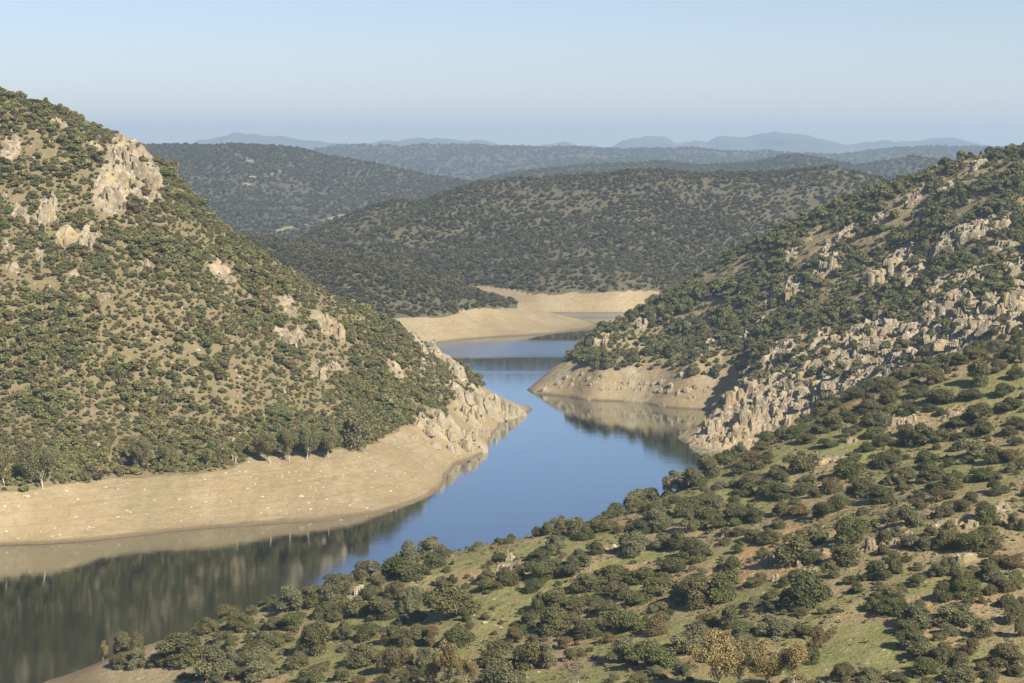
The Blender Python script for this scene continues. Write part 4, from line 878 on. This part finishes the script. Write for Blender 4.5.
def dl(X, Y, Z, samp):
    d = 1.16 + .6 * fbm(X / 24, Y / 38, 4, 201) + .3 * fbm(X / 9 + .5 * fbm(X / 30, Y / 30, 2, 202), Y / 60, 3, 206) - .16 * sstep(60, 120, Z)
    return np.clip(d, .04, .97) * (1 - .93 * sstep(.3, .65, samp(left.rock))) * (1 - .6 * samp(left.bare))
grow('scrub', *place(left, 2.35, dl, (1.6, 4.3), (.55, .9), 8, 301, sizefn=lambda X, Y: np.clip(1. + .75 * fbm(X / 20, Y / 30, 3, 207), .55, 1.6)), mid)
def dl2(X, Y, Z, samp):
    d = .85 + .7 * fbm(X / 18, Y / 28, 4, 203) - .1 * sstep(70, 120, Z)
    return np.clip(d, .05, .9) * (1 - .8 * sstep(.3, .65, samp(left.rock))) * (1 - .3 * samp(left.bare))
under = scatter_group([crown_shape('underscrub', 780 + i, 3 + i % 3, 220, .22, L_under, spread=.3) for i in range(6)], 'underscrub')
grow('undergrowth', *place(left, 1.9, dl2, (.8, 2.3), (.5, .8), 6, 311), under)
def dr2(X, Y, Z, samp):
    return np.clip(.4 + .8 * fbm(X / 18, Y / 28, 4, 205), .05, .9) * (1 - .6 * sstep(.3, .65, samp(right.rock))) * (1 - .6 * samp(right.bare))
grow('slope_undergrowth', *place(right, 2.2, dr2, (.8, 2.4), (.5, .8), 6, 312), under)
def dr(X, Y, Z, samp):
    d = .76 + .65 * fbm(X / 22, Y / 40, 4, 211) - .28 * sstep(60, 105, Z)
    return np.clip(d, .05, .98) * (1 - .76 * sstep(.3, .65, samp(right.rock))) * (1 - .75 * samp(right.bare))
grow('oak_scrub', *place(right, 3.1, dr, (2.2, 5.4), (.65, .95), 8, 302, sizefn=lambda X, Y: np.clip(1. + .6 * fbm(X / 22, Y / 32, 3, 208), .6, 1.5)), mid2)
grow('spur_scrub', *place(spur, 3.6, lambda X, Y, Z, s: np.clip(.9 + .35 * fbm(X / 20, Y / 40, 3, 221), .1, 1), (2.6, 5.5), (.55, .8), 6, 303), lowp)
def dc(X, Y, Z, samp):
    return np.clip(.74 + .34 * fbm(X / 95, Y / 170, 4, 231) + .18 * fbm(X / 20, Y / 30, 2, 232) - .12 * sstep(60, 95, Z) + .3 * (1 - sstep(13, 22, Z)), .25, .98) * (1 - .9 * samp(cen.bare))
grow('hill_scrub', *place(cen, 3.5, dc, (2.0, 5.2), (.6, .85), 6, 304, margin=40), lowp)
def dB(sd, sc, base, h):
    return lambda X, Y, Z, samp: np.clip(base - .06 + .36 * fbm(X / sc, Y / (1.6 * sc), 4, sd) + .15 * fbm(X / sc * 6, Y / sc * 3, 2, sd + 1), .2, .97) * (1 - .95 * samp(h.bare))
grow('wooded_hill_trees', *place(backhill, 6.3, dB(241, 170, .80, backhill), (3.2, 8), (.55, .8), 6, 305, zmin=6, margin=20, back=-.1), lowp)
grow('dark_ridge_trees', *place(midhill, 9., dB(251, 190, .85, midhill), (5, 10), (.55, .8), 6, 306, zmin=20, margin=20, back=-.1), lowp)
grow('rolling_hills_trees', *place(rolling, 16., dB(261, 330, .6, rolling), (7, 15), (.5, .7), 6, 307, zmin=10, margin=10, back=-.05), lowp)

# low growth between the shrubs of the near hillside
L_tuft = leaf_mat('dry_tuft', [(.24, .19, .10), (.19, .16, .085), (.17, .14, .085), (.2, .19, .085)])
tuft = scatter_group([crown_shape('tuft', 760 + i, 3 + i % 2, 130, .2, L_tuft, spread=.3) for i in range(5)], 'tuft')
def dn(X, Y, Z, samp):
    d = .30 + .9 * fbm(X / 14, Y / 14, 4, 271)
    return np.clip(d, .03, .9) * (1 - .6 * sstep(.5, 1., samp(near.green)))
grow('low_scrub', *place(near, 1.05, dn, (.25, 1.2), (.4, .8), 5, 308, zmin=4.8), tuft)
small = scatter_group([SH[k][i] for k, i in (('o', 0), ('o', 2), ('d', 1), ('g', 0), ('b', 0), ('l', 1))], 'young_shrub')
def ds(X, Y, Z, samp):
    d = .30 + .8 * fbm(X / 24, Y / 24, 3, 281) + .25 * (X < 0)
    for a, b, r_ in near_xy: d = d * (1 - .9 * (np.hypot(X - a, Y - b) < r_ * .8))
    return np.clip(d, .0, .8) * (1 - .8 * sstep(.5, 1., samp(near.green)))
grow('young_scrub', *place(near, 3.4, ds, (1.1, 3.0), (.6, .8), 6, 309, zmin=5.), small)
# stones too small to count on the sand and the slopes
peb = scatter_group(ST[:3] + RS[:3], 'pebble')
def dp(X, Y, Z, samp): return np.clip(.2 + .5 * fbm(X / 20, Y / 12, 3, 291), .03, .6) * (Z < 13) * (Z > .2)
grow('gravel', *place(left, 2.0, dp, (.2, .8), (.3, .7), 6, 310, zmin=.2, shore=True), peb)


rub = scatter_group(RK[:4] + ST[:2], 'rubble')
def drub(X, Y, Z, samp):
    d = .05 + .30 * fbm(X / 14, Y / 60, 4, 295) + .35 * sstep(.05, .5, samp(left.rock)) + .25 * samp(left.bare)
    return np.clip(d, 0, .5)
grow('rubble', *place(left, 3.6, drub, (.9, 3.2), (.5, .9), 6, 313), rub)
def drub2(X, Y, Z, samp):
    return np.clip(.03 + .2 * fbm(X / 30, Y / 45, 4, 296) + .3 * sstep(.05, .5, samp(right.rock)), 0, .5)
grow('slope_rubble', *place(right, 3.6, drub2, (1., 3.6), (.5, .9), 6, 314), rub)
def dsn(X, Y, Z, samp): return np.clip(.04 + .25 * fbm(X / 18, Y / 18, 3, 297) + .5 * sstep(.2, .6, samp(near.rock)), 0, .7)
grow('loose_stones', *place(near, 1.9, dsn, (.2, .75), (.5, .9), 6, 315, zmin=3.), peb)

# ------------------------------------------------------------------ camera and render settings
cam = bpy.data.cameras.new('camera'); cam.sensor_width = 36; cam.lens = 36 * F / 1024; cam.clip_start = 1; cam.clip_end = 60000
co = bpy.data.objects.new('camera', cam); C.objects.link(co); S.camera = co
co.location = (0, 0, CAM_Z); co.rotation_euler = (math.pi / 2 - PITCH, 0, 0)
S.view_settings.view_transform = 'Standard'; S.view_settings.look = 'None'; S.view_settings.exposure = 1.2; S.view_settings.gamma = 1
S.cycles.use_denoising = True
S.cycles.max_bounces = 4; S.cycles.diffuse_bounces = 2; S.cycles.glossy_bounces = 2; S.cycles.transmission_bounces = 1; S.cycles.volume_bounces = 1; S.cycles.transparent_max_bounces = 4
